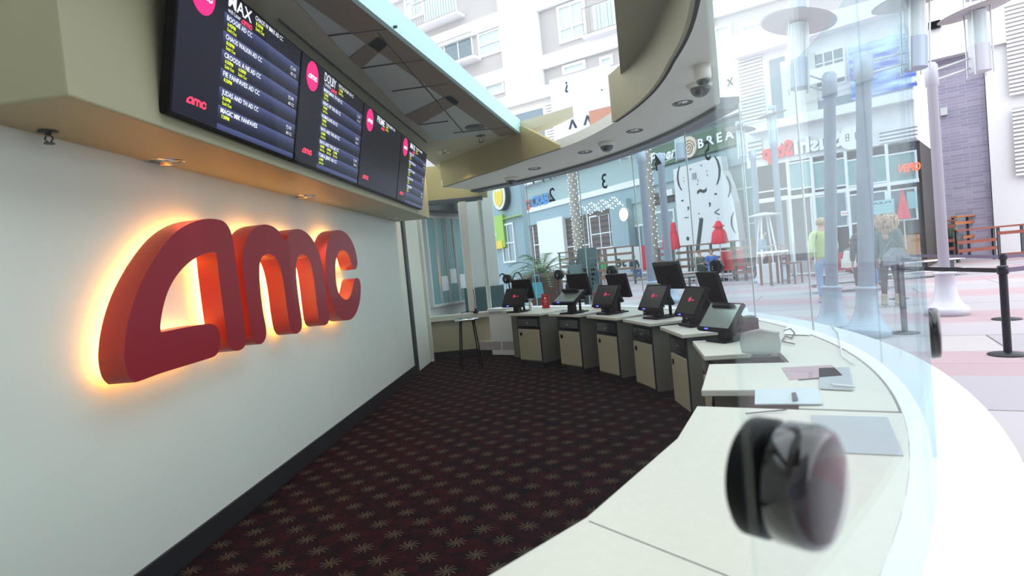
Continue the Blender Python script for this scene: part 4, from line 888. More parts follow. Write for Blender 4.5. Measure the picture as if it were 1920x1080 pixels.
# blue panel + glazing to its right
s0, s1, z0, z1 = RA(1345, 300, 1417, 100)
lp = thing('lilac_panel', 'pale lilac panel with a small cross mark above the cafe capitals', 'wall panel', AF.world(0, -0.12, 0), AF.rot)
s0 = sx(1352); s1 = sx(1392)
zt = AF.hit(1370, 70)[1]; MB().box(s0, s1, 0, 0.3, zb1 + 0.2, zt, 'panel_blue').build('board', lp)
s, z = AF.hit(1367, 153, 0.13); MB().text('x', s - 0.15, z - 0.2, 0.5, 'ink', -0.004, bold=0.01).build('cross', lp)
for a in ((1388, 520, 1414, 300),):
    s0, s1, z0, z1 = RA(*a); window(cafe, s0, s1, 0.4, z1, 'pane_teal', 2, (0.4, 0.75), w=0.1)
s0, s1, z0, z1 = RA(1232, 450, 1262, 395); window(cafe, s0, s1, 0.4, z1, 'pane_ext', 2, (0.5,), w=0.1)
s0, s1, z0, z1 = RA(1228, 385, 1263, 355); MB().box(s0, s1, -0.06, 0, z0, z1, 'slats').build('slat_panel', cafe)
s, z = AF.hit(1252, 362, 0.2); MB().box(s - 0.5, s + 0.5, -0.35, -0.05, z - 0.15, z + 0.15, 'ext_white').build('wall_lamp', cafe)
# roll-up louvre next to it
# ---------- yellow round sign building at far left
QF = fr_px(930, 17, 400)
q0, q1, qz0, qz1 = R(QF, 900, 400, 974, 345)
kb = thing('dark_kiosk', 'dark grey shop wall carrying the round yellow sign at the far end', 'building', QF.world(0, 0, 0), QF.rot)
MB().box(q0 - 2.0, q1, 0, 0.15, 0, qz1 + 0.35, 'bluegrey').build('wall', kb)
a = R(QF, 905, 470, 946, 402); MB().box(a[0], a[1], -0.08, 0, a[2], a[3], 'lime').build('lime_panel', kb)
a = R(QF, 946, 412, 980, 402); MB().box(a[0], a[1], -0.12, 0, a[2], a[3], 'lime').build('lime_awning', kb)
a = R(QF, 925, 462, 947, 450); MB().box(a[0], a[1], -0.10, 0, a[2] - 0.1, a[3], 'yellow').build('yellow_panel', kb)
b = MB(); s, z = QF.hit(914, 446, 0.09); b.text('HING', s, z, 0.17, 'letter_white', -0.09, bold=0.02); s, z = QF.hit(920, 463, 0.12); b.text('HS', s, z, 0.13, 'letter_white', -0.11, bold=0.02); b.build('lettering', kb)
window(kb, *R(QF, 948, 490, 962, 420), 'pane_ext', 2, (0.5,), w=0.05)
s, z = QF.hit(930, 368, 0.25); ys = thing('round_sign', 'yellow and white round sign with a cut edge on the dark kiosk', 'sign', QF.world(s, -0.15, z), QF.rot)
MB().cyl((0, 0, 0), (0, 0.12, 0), 0.40, 'ink', n=32).build('rim', ys); MB().cyl((0, -0.02, 0), (0, 0.02, 0), 0.37, 'letter_white', n=32).build('disc', ys)
MB().plate([(-0.27, 0.02), (-0.2, 0.2), (-0.1, 0.08), (0, 0.16), (0.1, 0.06), (0.2, 0.22), (0.27, 0.0), (0.2, -0.2), (0, -0.3), (-0.2, -0.2)], -0.04, 0, 'yellow').build('emblem', ys)

# ---------- grey storefront corner seen through the end window
EF = Frame((-2.05, 11.75), (0.62, 1.0))
ef = thing('glass_storefront', 'grey storefront with tall glass doors and taped notices outside the end window', 'building', EF.world(0, 0, 0), EF.rot)
a0 = EF.hit(806, 560)[0]; a1 = EF.hit(884, 500)[0]
MB().box(a0 - 1.5, a1 + 0.1, 0.05, 0.4, 0, 3.4, 'ext_beige').build('wall', ef)
zz0 = EF.hit(812, 572)[1]; zz1 = 2.55
for k in range(4):
    xa = EF.hit(812 + 17 * k, 560)[0]; xb = EF.hit(812 + 17 * (k + 1) - 4, 555)[0]
    o = window(ef, xa, xb, max(0.15, zz0), zz1, 'pane_teal', 1, (), frame='ext_beige', w=0.05, name='glass_door')
    if k in (1, 2, 3): x = (xa + xb) / 2; MB().box(x - 0.11, x + 0.11, -0.03, -0.016, 0.98 + (0.14 if k == 2 else 0), 1.30 + (0.14 if k == 2 else 0), 'paper').build('notice', o)
band(ef, a0 - 1.5, a1 + 0.1, 2.68, 3.3, 'dark_metal', -0.3, 0.05, 'fascia')
# pale pillar and planter behind the end mullion
p = at_y(903, 505, 12.6); t = thing('pillar', 'pale beige pillar with a dark teal base just outside the end window', 'pillar', (p.x, p.y, 0))
MB().box(-0.36, 0.36, -0.2, 0.2, 1.0, 3.4, 'ext_beige').build('shaft', t); MB().box(-0.40, 0.44, -0.24, 0.24, 0, 1.0, 'chair_teal').build('base', t, bevel=0.01)

# ---------- sushi restaurant mirrored in the glass, modelled as a solid block
SF = fr_px(1550, 21, -300)
def RS(*a): return R(SF, *a)
sS0 = SF.hit(1420, 400)[0]; sS1 = SF.hit(1722, 300)[0]
zc0, zc1 = SF.hit(1560, 222)[1], SF.hit(1560, 205)[1]
zt0, zt1 = SF.hit(1550, 66)[1], SF.hit(1550, 42)[1]
su = thing('reflected_restaurant', 'reflected white restaurant block with a storefront, mirror-written letters and blue billboard', 'building', SF.world(0, 0, 0), SF.rot)
zg = SF.hit(1550, 290)[1]     # top of storefront glazing
MB().box(SF.hit(1392, 200)[0], sS1, 0.0, 4, zg, zt1, 'ext_white').build('wall', su)
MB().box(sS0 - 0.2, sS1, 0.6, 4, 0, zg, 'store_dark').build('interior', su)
band(su, SF.hit(1392, 200)[0], sS1, zt0, zt1, 'ext_white', -0.5, 0, 'cornice'); band(su, sS0, sS1, zc0, zc1, 'ext_white', -0.45, 0, 'ledge')
def lv(px0, py0, px1, py1, name='louvre', step=0.13):
    s0, s1, z0, z1 = RS(px0, py0, px1, py1); b = MB(); b.box(s0, s1, -0.03, 0, z0, z1, 'ext_grey'); z = z0
    while z < z1: b.box(s0, s1, -0.09, -0.03, z, z + step * 0.5, 'ext_white'); z += step
    b.build(name, su)
lv(1393, 235, 1428, 102); lv(1405, 300, 1429, 262, step=0.16); lv(1650, 270, 1720, 232, step=0.12)
window(su, *RS(1451, 235, 1472, 105), 'pane_ext', 1, (), w=0.05)
s0, s1, z0, z1 = RS(1472, 222, 1528, 100); MB().box(s0, s1, -0.12, 0, z0, z1, 'ext_beige').build('tan_panel', su)
window(su, *RS(1530, 165, 1580, 90), 'pane_ext', 3, (0.7,), w=0.06)
b = MB(); s0, s1, z0, z1 = RS(1524, 172, 1590, 140); b.box(s0, s1, -0.5, -0.4, z0 + 0.15, z0 + 0.65, 'ext_white'); b.build('balcony_panel', su)
s0, s1, z0, z1 = RS(1526, 218, 1600, 175); MB().box(s0, s1, -0.05, 0, z0, z1, 'pane_ext').build('lower_window', su)
s0, s1, z0, z1 = RS(1600, 205, 1713, 52); bb = tag(MB().box(s0, s1, -0.16, -0.01, z0 + 0.3, z1 - 0.1, 'billboard').build('billboard'), 'large blue rippled billboard on the upper restaurant wall', 'billboard'); bb.location = SF.world(0, 0, 0); bb.rotation_euler = (0, 0, SF.rot)
b = MB(); b.text('nolteri', SF.hit(1688, 158, .17)[0], SF.hit(1688, 160, .17)[1], 0.12, 'letter_white', -0.165, bold=0.01, mirror=False); o = b.build('lettering', bb)
# channel letters of the reflected restaurant, built backwards
sl = thing('restaurant_letters', 'reflected red and white channel letters, built mirror-written, on the restaurant fascia', 'sign', SF.world(0, -0.02, 0), SF.rot)
def ss(px): return SF.hit(px, 276 - 0.17 * (px - 1490), 0.1)[0]
zl = SF.hit(1490, 289, 0.1)[1]; zh = SF.hit(1490, 263, 0.1)[1]
MB().text('Stop', ss(1487), zl, (zh - zl) * 1.05, 'letter_red', 0, bold=0.05, w=ss(1487) - ss(1429), depth=0.12, side='letter_red', mirror=True).build('red_letters', sl)
MB().text('Sushi', ss(1578), zl, (zh - zl) * 1.05, 'letter_white', 0, bold=0.04, w=ss(1578) - ss(1489), depth=0.12, side='letter_side', mirror=True).build('white_letters', sl)
s, z = SF.hit(1597, 258, 0.2); cs = thing('round_sign', 'white round restaurant sign with dark and red characters', 'sign', SF.world(s, -0.18, z), SF.rot)
MB().cyl((0, 0, 0), (0, 0.16, 0), 0.40, 'letter_white', n=36).build('disc', cs)
b = MB()
for x in (-0.19, 0.10):
    for z in (0.13, 0.02, -0.09): b.box(x, x + 0.11, -0.006, 0, z, z + 0.02, 'ink' if x > 0 or z > -.05 else 'letter_red')
    b.box(x, x + 0.02, -0.006, 0, -0.06, 0.15, 'ink'); b.box(x + 0.09, x + 0.11, -0.006, 0, -0.06, 0.15, 'ink')
b.build('characters', cs)
# storefront grid
ff = 'win_frame'
for (a, b_, c, d, g, nm) in ((1422, 361, 1478, 302, 'store_dark', 'window'), (1422, 478, 1476, 368, 'store_dark', 'window'), (1481, 356, 1522, 300, 'pane_teal', 'window'), (1484, 474, 1521, 366, 'store_dark', 'glass_door'), (1527, 355, 1586, 296, 'pane_teal', 'window'), (1528, 474, 1560, 366, 'pane_teal', 'glass_door'), (1590, 350, 1662, 290, 'pane_teal', 'window'), (1566, 425, 1586, 360, 'pane_ext', 'window'), (1592, 420, 1660, 358, 'pane_ext', 'window'), (1668, 344, 1716, 283, 'pane_teal', 'window'), (1668, 415, 1716, 352, 'pane_ext', 'window')):
    s0, s1, z0, z1 = RS(a, b_, c, d); 
    if z0 < 0.9: z0 = 0.08
    o = window(su, s0 + .02, s1 - .02, z0 + .02, z1 - .02, g, 1, (), w=0.05, y=-0.05, name=nm)
    if nm == 'glass_door': MB().box(s0 + 0.1, s0 + 0.14, -0.1, -0.05, 0.85, 1.25, 'alu').build('handle', o)
b = MB(); a0_, za_ = SF.hit(1560, 360); b.box(SF.hit(1421, 372)[0], sS1 - 0.02, -0.07, 0.0, za_ - 0.06, za_ + 0.06, ff)
for px_ in (1479, 1524, 1588, 1665): x_ = SF.hit(px_, 330 - 0.1 * (px_ - 1560))[0]; b.box(x_ - 0.045, x_ + 0.045, -0.08, 0.0, 0, zg, ff)
b.build('mullions', su)
s0, s1, _, _ = RS(1422, 478, 1720, 400); MB().box(s0, s1, -0.02, 0.3, 0, 0.55, 'ext_grey').box(ss(1592), s1, -0.03, 0.2, 0.5, 1.15, 'orange_wall').build('dado', su)
def flat(name, label, cat, fr, px, m, n=0.1, th=0.02, group=None, txt=None):
    s0, s1, z0, z1 = R(fr, *px, n); t = thing(name, label, cat, fr.world((s0 + s1) / 2, -n, z0), fr.rot, group); w = s1 - s0
    MB().box(-w / 2, w / 2, 0, th, 0, z1 - z0, m).build('board', t)
    if txt:
        b = MB()
        for (tx, zz, h, mm, mir) in txt: b.text(tx, w * 0.40 if mir else -w * 0.4, zz * (z1 - z0), h * (z1 - z0), mm, -0.004, bold=0.02, mirror=mir, w=w * 0.8)
        b.build('print', t)
    return t
flat('poster', 'small framed poster in the restaurant window, between doors', 'poster', SF, (1577, 405, 1593, 394), 'paper', txt=(('o', 0.3, 0.4, 'letter_red', False),))
flat('banner', 'pale cyan banner with blurred lines of print inside the restaurant window', 'banner', SF, (1618, 405, 1676, 372), 'poster_cyan', 0.16, txt=(('PLEASE', 0.72, 0.14, 'ink', True), ('~~~~~~~', 0.5, 0.1, 'bluegrey', True), ('~~~~', 0.25, 0.1, 'bluegrey', True)))
flat('poster', 'narrow cyan poster with an orange star near the right end of the restaurant', 'poster', SF, (1702, 392, 1717, 358), 'poster_cyan', 0.12, txt=(('*', 0.75, 0.3, 'wood_orange', False),))
on = thing('open_sign', 'reflected red glowing OPEN sign, built mirror-written, in the restaurant window', 'sign', SF.world(ss(1722), -0.14, SF.hit(1700, 322)[1]), SF.rot)
MB().text('OPEN', 0, 0, 0.24, 'neon_red', 0, bold=0.03, w=ss(1722) - ss(1681), depth=0.03, side='neon_red', mirror=True).build('tubes', on)
t = thing('traffic_cone', 'red cone shaped banner behind the restaurant window', 'cone', SF.world(ss(1685), -0.3, SF.hit(1685, 411, .3)[1]), SF.rot); MB().cyl((0, 0, 0), (0, 0, 0.95), 0.20, 'umbrella', r1=0.02, n=16).build('body', t); MB().cyl((0, 0, -1.0), (0, 0, 0), 0.02, 'alu').build('pole', t)

# ---------- stone pillar and white building at the right
KF = fr_px(1790, 24, -400)
k0, k1, kz0, kz1 = R(KF, 1722, 400, 1843, 110)
st = thing('stone_tower', 'purplish ledge stone pillar block behind the lamp post at the right', 'building', KF.world(0, 0, 0), KF.rot)
MB().box(k0, k1, 0, 3, 0, KF.hit(1800, 103)[1], 'ledgestone').build('wall', st)
s, z = KF.hit(1770, 210); MB().box(s - 0.12, s + 0.12, -0.18, 0, z - 0.15, z + 0.15, 'alu').build('wall_lamp', st)
wb = thing('white_building', 'bright white building with louvres rising over the stone pillar', 'building', KF.world(0, -0.5, 0), KF.rot)
zr = KF.hit(1800, 100, .5)[1]
MB().box(k0 - 0.25, k1 + 14, 0, 5, zr, 22, 'ext_white').build('upper_wall', wb); MB().box(k1 + 0.02, k1 + 14, 0.2, 5, 0, zr, 'ext_white').build('lower_wall', wb)
for (a, b_, c, d) in ((1893, 180, 1935, 0), (1905, 330, 1945, 195)):
    s0, s1, z0, z1 = R(KF, a, b_, c, d, .5); b = MB(); z = z0; b.box(s0, s1, -0.02, 0, z0, z1, 'ext_grey')
    while z < z1: b.box(s0, s1, -0.08, -0.02, z, z + 0.08, 'ext_white'); z += 0.15
    b.build('louvre', wb)
s, z = KF.hit(1752, 47, .7); t = thing('flood_light', 'small black flood light on the white wall at the top right', 'light', KF.world(s, -0.62, z), KF.rot)
MB().box(-0.20, 0.20, -0.2, 0.06, -0.13, 0.13, 'black_plastic').build('housing', t, bevel=0.02); MB().box(-0.03, 0.03, 0.05, 0.12, -0.05, 0.05, 'black_plastic').build('bracket', t)

# ---------- lamp posts
def lamp_post(px, py, label, h=4.0, r=0.085, side=1, m='lamp_post', base=True, ang=0.0, lantern=True, Y=None, arm=0.75):
    q = at_z(px, py, 0) if Y is None else at_y(px, py, Y)
    t = thing('street_lamp', label, 'street lamp', (q.x, q.y, 0), ang, 'plaza lamp posts')
    MB().lathe([(0.29, 0), (0.29, 0.10), (0.27, 0.12), (0.215, 0.17), (0.165, 0.27), (0.135, 0.42), (0.125, 0.62), (0.15, 0.635), (0.15, 0.66), (0.105, 0.67)], m, 24).build('base', t)
    MB().lathe([(r, 0.64), (r * 0.9, h - 0.35), (r * 1.15, h - 0.34), (r * 1.15, h - 0.05), (r * 0.8, h), (0.001, h + 0.01)], m, 20).build('pole', t)
    if lantern:
        x = side * arm; b = MB()
        for z in (h - 0.12, h - 0.27): b.cyl((0, 0.04, z), (x, 0.04, z + 0.18), 0.016, 'alu', n=8)
        b.build('arm', t)
        lan = MB(); z0 = h - 0.05
        lan.cyl((x, 0, z0 - 0.15), (x, 0, z0 + 0.25), 0.14, m, n=20); lan.cyl((x, 0, z0 + 0.25), (x, 0, z0 + 0.75), 0.12, 'lamp_glass', n=20); lan.cyl((x, 0, z0 + 0.95), (x, 0, z0 + 1.05), 0.13, m, n=20)
        for k in range(4): a = k * PI / 2 + 0.5; lan.cyl((x + 0.17 * math.cos(a), 0.17 * math.sin(a), z0 - 0.2), (x + 0.17 * math.cos(a), 0.17 * math.sin(a), z0 + 1.05), 0.012, 'alu', n=6)
        lan.build('lantern', t)
        D = Matrix.Translation((x, 0, z0 + 0.78)) @ Matrix.Rotation(math.radians(-9 * side), 4, 'Y')
        MB().lathe([(0.02, 0.0), (0.46, 0.01), (0.50, 0.0), (0.46, -0.015), (0.02, -0.01)], 'lamp_disc', 32, D).build('reflector_disc', t)
    return t
lamp_post(1776, 590, 'white lamp post with a flared base, right of the glass edge', 3.85, 0.075, 1, 'lamp_post_white')
lamp_post(1626, 630, 'reflected blue grey lamp post nearest the person with curly hair', 3.75, 0.10, 1, ang=0.1).rotation_euler = (0, 0.06, 0.1)  # mirrored post; its lean copies the distortion of the curved glass
lamp_post(1560, 622, 'reflected blue grey lamp post beside the person in the lime jacket', 3.7, 0.085, -1, ang=-0.1, arm=0.42).rotation_euler = (0, 0.06, -0.1)  # also a mirror image built solid, leaned to follow the curved glass
lamp_post(1469, 509, 'slim lamp post with a flat disc lantern in front of the restaurant letters', 4.85, 0.11, 1, Y=19.8, arm=0.0)
lamp_post(1428, 508, 'slim lamp post beside the cafe corner window', 4.5, 0.10, -1, Y=20.0, arm=0.35)
lamp_post(1258, 540, 'pale lamp post behind the cafe script letters', 3.95, 0.10, 1, Y=15.5, arm=0.55)
lamp_post(1223, 540, 'pale lamp post left of the large lit palm trunk', 3.95, 0.10, -1, Y=14.6, arm=0.4)

# ---------- palms wrapped in lights
def palm(px, Y, h, r, label):
    q = at_y(px, 500, Y); t = thing('palm_tree', label, 'palm tree', (q.x, q.y, 0), 0, 'palm trunks wrapped in fairy lights')
    prof = []
    n = int(h / 0.22)
    for k in range(n): z = k * 0.22; rr = r * (1.25 if z < 0.4 else 1.0); prof += [(rr, z), (rr * 0.88, z + 0.2)]
    MB().lathe(prof, 'trunk', 16).build('trunk', t)
    b = MB()
    for k in range(int(h * 26)):
        z = 0.3 + k / 26; a = k * 2.4; b.sphere((r * 1.02 * math.cos(a), r * 1.02 * math.sin(a), z), 0.019, 'bulb', 5)
    o = b.build('fairy_lights', t); o['kind'] = 'stuff'
    b = MB()
    for k in range(18):
        a = k * 2 * PI / 18; P = [(0.2 * math.cos(a), 0.2 * math.sin(a), h)]
        L = []; 
        for j in range(7): u = j / 6; d = 0.2 + 1.5 * u; L.append((d, h + 0.9 * u - 1.5 * u * u))
        vs = []; fs = []
        for j, (d, z) in enumerate(L):
            w = 0.35 * math.sin(PI * min(1, 0.12 + j / 6.5)); 
            for s_ in (-1, 1): vs.append((d * math.cos(a) - s_ * w * math.sin(a), d * math.sin(a) + s_ * w * math.cos(a), z - 0.1))
            vs.append((d * math.cos(a), d * math.sin(a), z))
        for j in range(6): o3 = 3 * j; fs += [(o3, o3 + 2, o3 + 5, o3 + 3), (o3 + 2, o3 + 1, o3 + 4, o3 + 5)]
        b.add(vs, fs, 'leaf')
    b.build('crown', t)
palm(1228, 27, 7.4, 0.25, 'thick palm trunk with lights standing by the two pale lamp posts')
palm(1088, 32, 7.2, 0.26, 'palm trunk with lights between window numbers two and three')
palm(984, 26, 5.7, 0.22, 'farthest left palm trunk with lights beside the round yellow sign')
for i, (px, Y) in enumerate(((1078, 32),)): pass
# ================================================================== STREET FURNITURE
def ground(px, Y): q = at_y(px, 540, Y); return Vector((ray(px, 588 - 0.095 * px).x / ray(px, 588 - 0.095 * px).y * Y, Y, 0))
def slat_fence(pA, YA, pB, YB, h, slats, label, m='wood_brown', posts=3, top=None, group='slatted wooden barriers'):
    A, B = ground(pA, YA), ground(pB, YB); L = (B - A).length; t = thing('slatted_barrier', label, 'fence', A, math.atan2(B.y - A.y, B.x - A.x), group)
    for z in slats: MB().box(0, L, -0.02, 0.02, h * z - 0.055, h * z + 0.055, m).build('slat', t)
    MB().box(-0.05, L + 0.05, -0.09, 0.09, h - 0.03, h + 0.03, top or m).build('top_rail', t, bevel=0.005)
    for k in range(posts): x = 0.05 + (L - 0.1) * k / (posts - 1); MB().box(x - 0.04, x + 0.04, 0.02, 0.10, 0, h - 0.03, 'dark_metal').build('post', t)
    return t
slat_fence(1712, 22.5, 1790, 22.0, 1.50, (0.86, 0.5, 0.3), 'red-brown slatted barrier left of the white lamp post, before the stone pillar', 'wood_red')
slat_fence(1790, 22.0, 1842, 24.5, 1.62, (0.85, 0.5), 'orange-brown slatted barrier against the stone pillar', 'wood_orange')
slat_fence(1792, 20.5, 1866, 20.5, 1.12, (0.62, 0.36), 'low red-brown slatted barrier in front of the stone pillar', 'wood_red', 2)
slat_fence(1868, 20.5, 1965, 20.0, 1.12, (0.8, 0.12), 'red-brown slatted barrier at the far right edge', 'wood_red', 3)
for i, (a, ya, b_, yb, l) in enumerate(((936, 24, 984, 24, 'dark slatted barrier at the far left beside the yellow sign kiosk'), (1048, 28, 1100, 28, 'slatted barrier behind the stacked green chairs'), (1120, 28, 1188, 27, 'slatted barrier behind the seated man in navy'),
        (1232, 26, 1290, 25, 'slatted barrier below the two closed red umbrellas'), (1292, 24.5, 1372, 23, 'slatted barrier under the single red umbrella'), (1372, 22, 1412, 21, 'slatted barrier at the cafe corner'))):
    slat_fence(a, ya, b_, yb, 1.75 if i < 3 else 1.5, (0.82, 0.62, 0.42, 0.22), l, 'wood_brown', 3)
def bench(px, Y, L, rz, label, strip=True):
    g = ground(px, Y); t = thing('bench', label, 'bench', g, rz, 'long plaza benches')
    for k in range(3): MB().box(-L / 2, L / 2, -0.25 + 0.17 * k, -0.10 + 0.17 * k, 0.42, 0.47, 'wood_brown').build('seat_slat', t)
    for x in (-L / 2 + 0.3, L / 2 - 0.3): MB().box(x - 0.05, x + 0.05, -0.22, 0.22, 0, 0.42, 'dark_metal').build('leg', t)
    if strip: MB().box(-L / 2, L / 2, -0.28, -0.252, 0.43, 0.47, 'ext_white').box(-L / 2, L / 2, -0.28, -0.252, 0.16, 0.2, 'ext_white').box(-L / 2, L / 2, -0.25, 0.2, 0.15, 0.2, 'wood_brown').build('pale_edge', t)
    return t
bench(1190, 30.6, 5.2, -0.1, 'long bench the man in navy sits on')
bench(1345, 23.2, 3.6, -0.1, 'long bench below the single red umbrella')
bench(955, 22.0, 2.2, -0.1, 'bench at the far left by the lit palm trunk')
bench(1592, 14.3, 1.9, -0.1, 'bench behind the man in the lime jacket')
bench(1712, 16.0, 2.2, -0.1, 'bench seen through the right end of the glass')
def umbrella(px, Y, z0, z1, w, label):
    g = ground(px, Y); t = thing('patio_umbrella', label, 'umbrella', g, 0, 'closed red patio umbrellas')
    MB().cyl((0, 0, 0), (0, 0, z1 + 0.15), 0.025, 'alu').build('pole', t)
    n = 24; vs = []; fs = []; prof = ((0.07, z1), (w * 0.55, z1 - 0.22), (w * 0.42, z1 - 0.28), (w * 0.8, (z0 + z1) / 2), (w, z0 + 0.06), (w * 0.8, z0))
    for r, z in prof:
        for k in range(n): a = 2 * PI * k / n; rr = r * (1 + 0.16 * math.cos(8 * a)); vs.append((rr * math.cos(a), rr * math.sin(a) * 0.8, z))
    for i in range(len(prof) - 1):
        for k in range(n): fs.append((i * n + k, i * n + (k + 1) % n, (i + 1) * n + (k + 1) % n, (i + 1) * n + k))
    MB().add(vs, fs, 'umbrella', None, True).build('canopy', t)
    MB().cyl((0, 0, z0 + 0.35 * (z1 - z0) + .35), (0, 0, z0 + 0.35 * (z1 - z0) + 0.40), w * 0.75, 'umbrella', n=16).build('strap', t)
    MB().lathe([(0.25, 0), (0.25, 0.08), (0.04, 0.12)], 'dark_metal', 16).build('base', t)
umbrella(1250, 25, 1.42, 2.52, 0.15, 'narrow closed red umbrella left of the pale lamp post')
umbrella(1266, 25, 1.40, 2.55, 0.20, 'closed red umbrella just right of the pale lamp post')
umbrella(1350, 23, 1.45, 2.35, 0.30, 'wide closed red umbrella in front of the white glyph wall')
# planter with cycad
g = ground(1016, 14); t = thing('potted_cycad', 'feathery green cycad in a wide brown pot behind the second till', 'potted plant', g)
MB().lathe([(0.34, 0), (0.36, 0.05), (0.44, 1.02), (0.48, 1.04), (0.48, 1.14), (0.43, 1.14), (0.41, 1.08), (0.001, 1.06)], 'pot', 28).build('pot', t)
b = MB(); random.seed(3)
for k in range(26):
    a = k * 2.4; el = 0.25 + 0.75 * (k / 26); Lf = 1.15 + 0.25 * random.random()
    P = []
    for j in range(9): u = j / 8; P.append(Vector((Lf * u * math.cos(a) * (1.1 - el * 0.7), Lf * u * math.sin(a) * (1.1 - el * 0.7), 1.10 + Lf * (el * 1.0 * u - 0.55 * u * u))))
    for j in range(8):
        d = (P[j + 1] - P[j]).normalized(); sd = d.cross(Vector((0, 0, 1))).normalized(); up = sd.cross(d); w = 0.17 * math.sin(PI * min(1, (j + 1) / 9.5)) + 0.02
        b.cyl(P[j], P[j + 1], 0.008, 'leaf', n=4, caps=False)
        for q in (0, 0.5):
            c = P[j].lerp(P[j + 1], q)
            for s_ in (-1, 1):
                tip = c + sd * s_ * w + d * 0.06 + up * 0.03; b.add([c - d * 0.012, c + d * 0.012, tip], [(0, 1, 2)], 'leaf' if k % 3 else 'leaf_light')
b.build('fronds', t)
g = ground(1782, 22.6); t = thing('potted_fern', 'small plant with spiky leaves and purple flowers behind the right barrier', 'potted plant', g)
MB().lathe([(0.3, 0), (0.38, 0.9), (0.36, 0.95), (0.001, 0.9)], 'dark_metal', 20).build('pot', t)
b = MB(); c = MB()
for k in range(60):
    a = random.random() * 2 * PI; L_ = 0.5 + 0.6 * random.random(); p0 = Vector((0.1 * math.cos(a), 0.1 * math.sin(a), 0.9)); p1 = p0 + Vector((0.35 * math.cos(a) * L_, 0.35 * math.sin(a) * L_, L_)); sd = Vector((-math.sin(a), math.cos(a), 0)) * 0.02
    b.add([p0 - sd, p0 + sd, p1], [(0, 1, 2)], 'leaf_light')
    if k % 4 == 0: c.sphere((-0.7 + 0.5 * random.random(), -0.05, 0.75 + 0.4 * random.random()), 0.07, 'flower', 6)
b.build('leaves', t); c.build('flowers', t)
# stacked green chairs
g = ground(1078, 13.2)
for k in range(8):
    t = thing('stacking_chair', 'dark green outdoor chair, ' + ('lowest of the stack right of the cycad' if k == 0 else 'topmost of the stack right of the cycad' if k == 7 else 'in the middle of the stack right of the cycad'), 'chair', g + Vector((0.025 * k, 0, 0.105 * k)), -0.5, 'stacked dark green chairs')
    MB().box(-0.24, 0.24, -0.24, 0.22, 0.43, 0.455, 'chair_teal').build('seat', t, bevel=0.01)
    MB().box(-0.23, 0.23, -0.015, 0.015, 0, 0.44, 'chair_teal', Matrix.Translation((0, 0.22, 0.46)) @ Matrix.Rotation(-0.22, 4, 'X')).build('backrest', t, bevel=0.01)
    for x in (-0.24, 0.24):
        b = MB(); b.tube([(x, -0.24, 0), (x, -0.22, 0.62), (x, -0.1, 0.66), (x, 0.2, 0.64)], 0.014, 'chair_teal', n=6); b.build('arm', t)
        MB().cyl((x, 0.2, 0.64), (x, 0.28, 0), 0.014, 'chair_teal', n=6).build('leg', t)
t = thing('stacking_chair', 'single dark green chair back standing left of the chair stack', 'chair', ground(1098, 12.6), 0.6, 'stacked dark green chairs')
MB().box(-0.24, 0.24, -0.24, 0.22, 0.62, 0.645, 'chair_teal').build('seat', t, bevel=0.01); MB().box(-0.2, 0.2, -0.015, 0.015, 0, 0.66, 'chair_teal', Matrix.Translation((0, 0.22, 0.64)) @ Matrix.Rotation(-0.25, 4, 'X')).build('backrest', t, bevel=0.02)
for x, y in ((-0.22, -0.22), (0.22, -0.22), (-0.22, 0.2), (0.22, 0.2)): MB().cyl((x, y, 0), (x, y, 0.62), 0.014, 'chair_teal', n=6).build('leg', t)
t = thing('bag', 'turquoise bag hanging by the edge of the brown pot', 'bag', ground(1002, 13.0) + Vector((0, 0, 0.62)), 0.3)
MB().plate([(-0.14, 0), (0.14, 0), (0.11, 0.34), (-0.11, 0.34)], -0.06, 0.06, 'bag_teal').build('pouch', t, bevel=0.02); b = MB(); b.tube([(-0.08, 0, 0.33), (-0.06, 0, 0.5), (0.06, 0, 0.5), (0.08, 0, 0.33)], 0.012, 'bag_teal'); b.build('handle', t)
MB().cyl((0, 0.05, -0.62), (0, 0.05, 0.5), 0.015, 'dark_metal').build('post', t)
# wire table and bike loops
t = thing('wire_table', 'black wire table with curved legs behind the farthest till', 'table', ground(962, 13))
b = MB()
for k in range(14): a = k * 2 * PI / 14; b.cyl((0, 0, 0.72), (0.38 * math.cos(a), 0.38 * math.sin(a), 0.72), 0.008, 'black_plastic', n=5)
b.tube([(0.38 * math.cos(k * PI / 10), 0.38 * math.sin(k * PI / 10), 0.72) for k in range(21)], 0.014, 'black_plastic', n=6); b.build('tabletop', t)
for k in range(4): a = k * PI / 2 + 0.4; c = MB(); c.tube([(0.05 * math.cos(a), 0.05 * math.sin(a), 0.7), (0.12 * math.cos(a), 0.12 * math.sin(a), 0.35), (0.34 * math.cos(a), 0.34 * math.sin(a), 0.0)], 0.012, 'black_plastic', n=6); c.build('leg', t)
t = thing('bike_rack', 'curly black metal bike rack left of the brown pot', 'bike rack', ground(940, 15), 0.3)
for k in range(4):
    c = MB(); c.tube([(-0.8 + 0.4 * k + 0.17 * math.cos(a), 0.0, 0.75 + 0.45 * math.sin(a)) for a in [j * PI / 8 for j in range(-4, 13)]], 0.02, 'black_plastic', n=6); c.cyl((-0.8 + 0.4 * k, 0, 0), (-0.8 + 0.4 * k, 0, 0.32), 0.02, 'black_plastic', n=6); c.build('loop', t)
t = thing('cafe_table', 'round mesh patio table at the foot of the pale lamp post', 'table', ground(1288, 14.5))
b = MB(); b.lathe([(0.42, 0.70), (0.44, 0.71), (0.44, 0.73), (0.001, 0.735)], 'rail_metal', 24); b.build('tabletop', t); MB().cyl((0, 0, 0), (0, 0, 0.7), 0.03, 'rail_metal').lathe([(0.25, 0), (0.22, 0.03), (0.03, 0.05)], 'rail_metal', 18).build('pedestal', t)
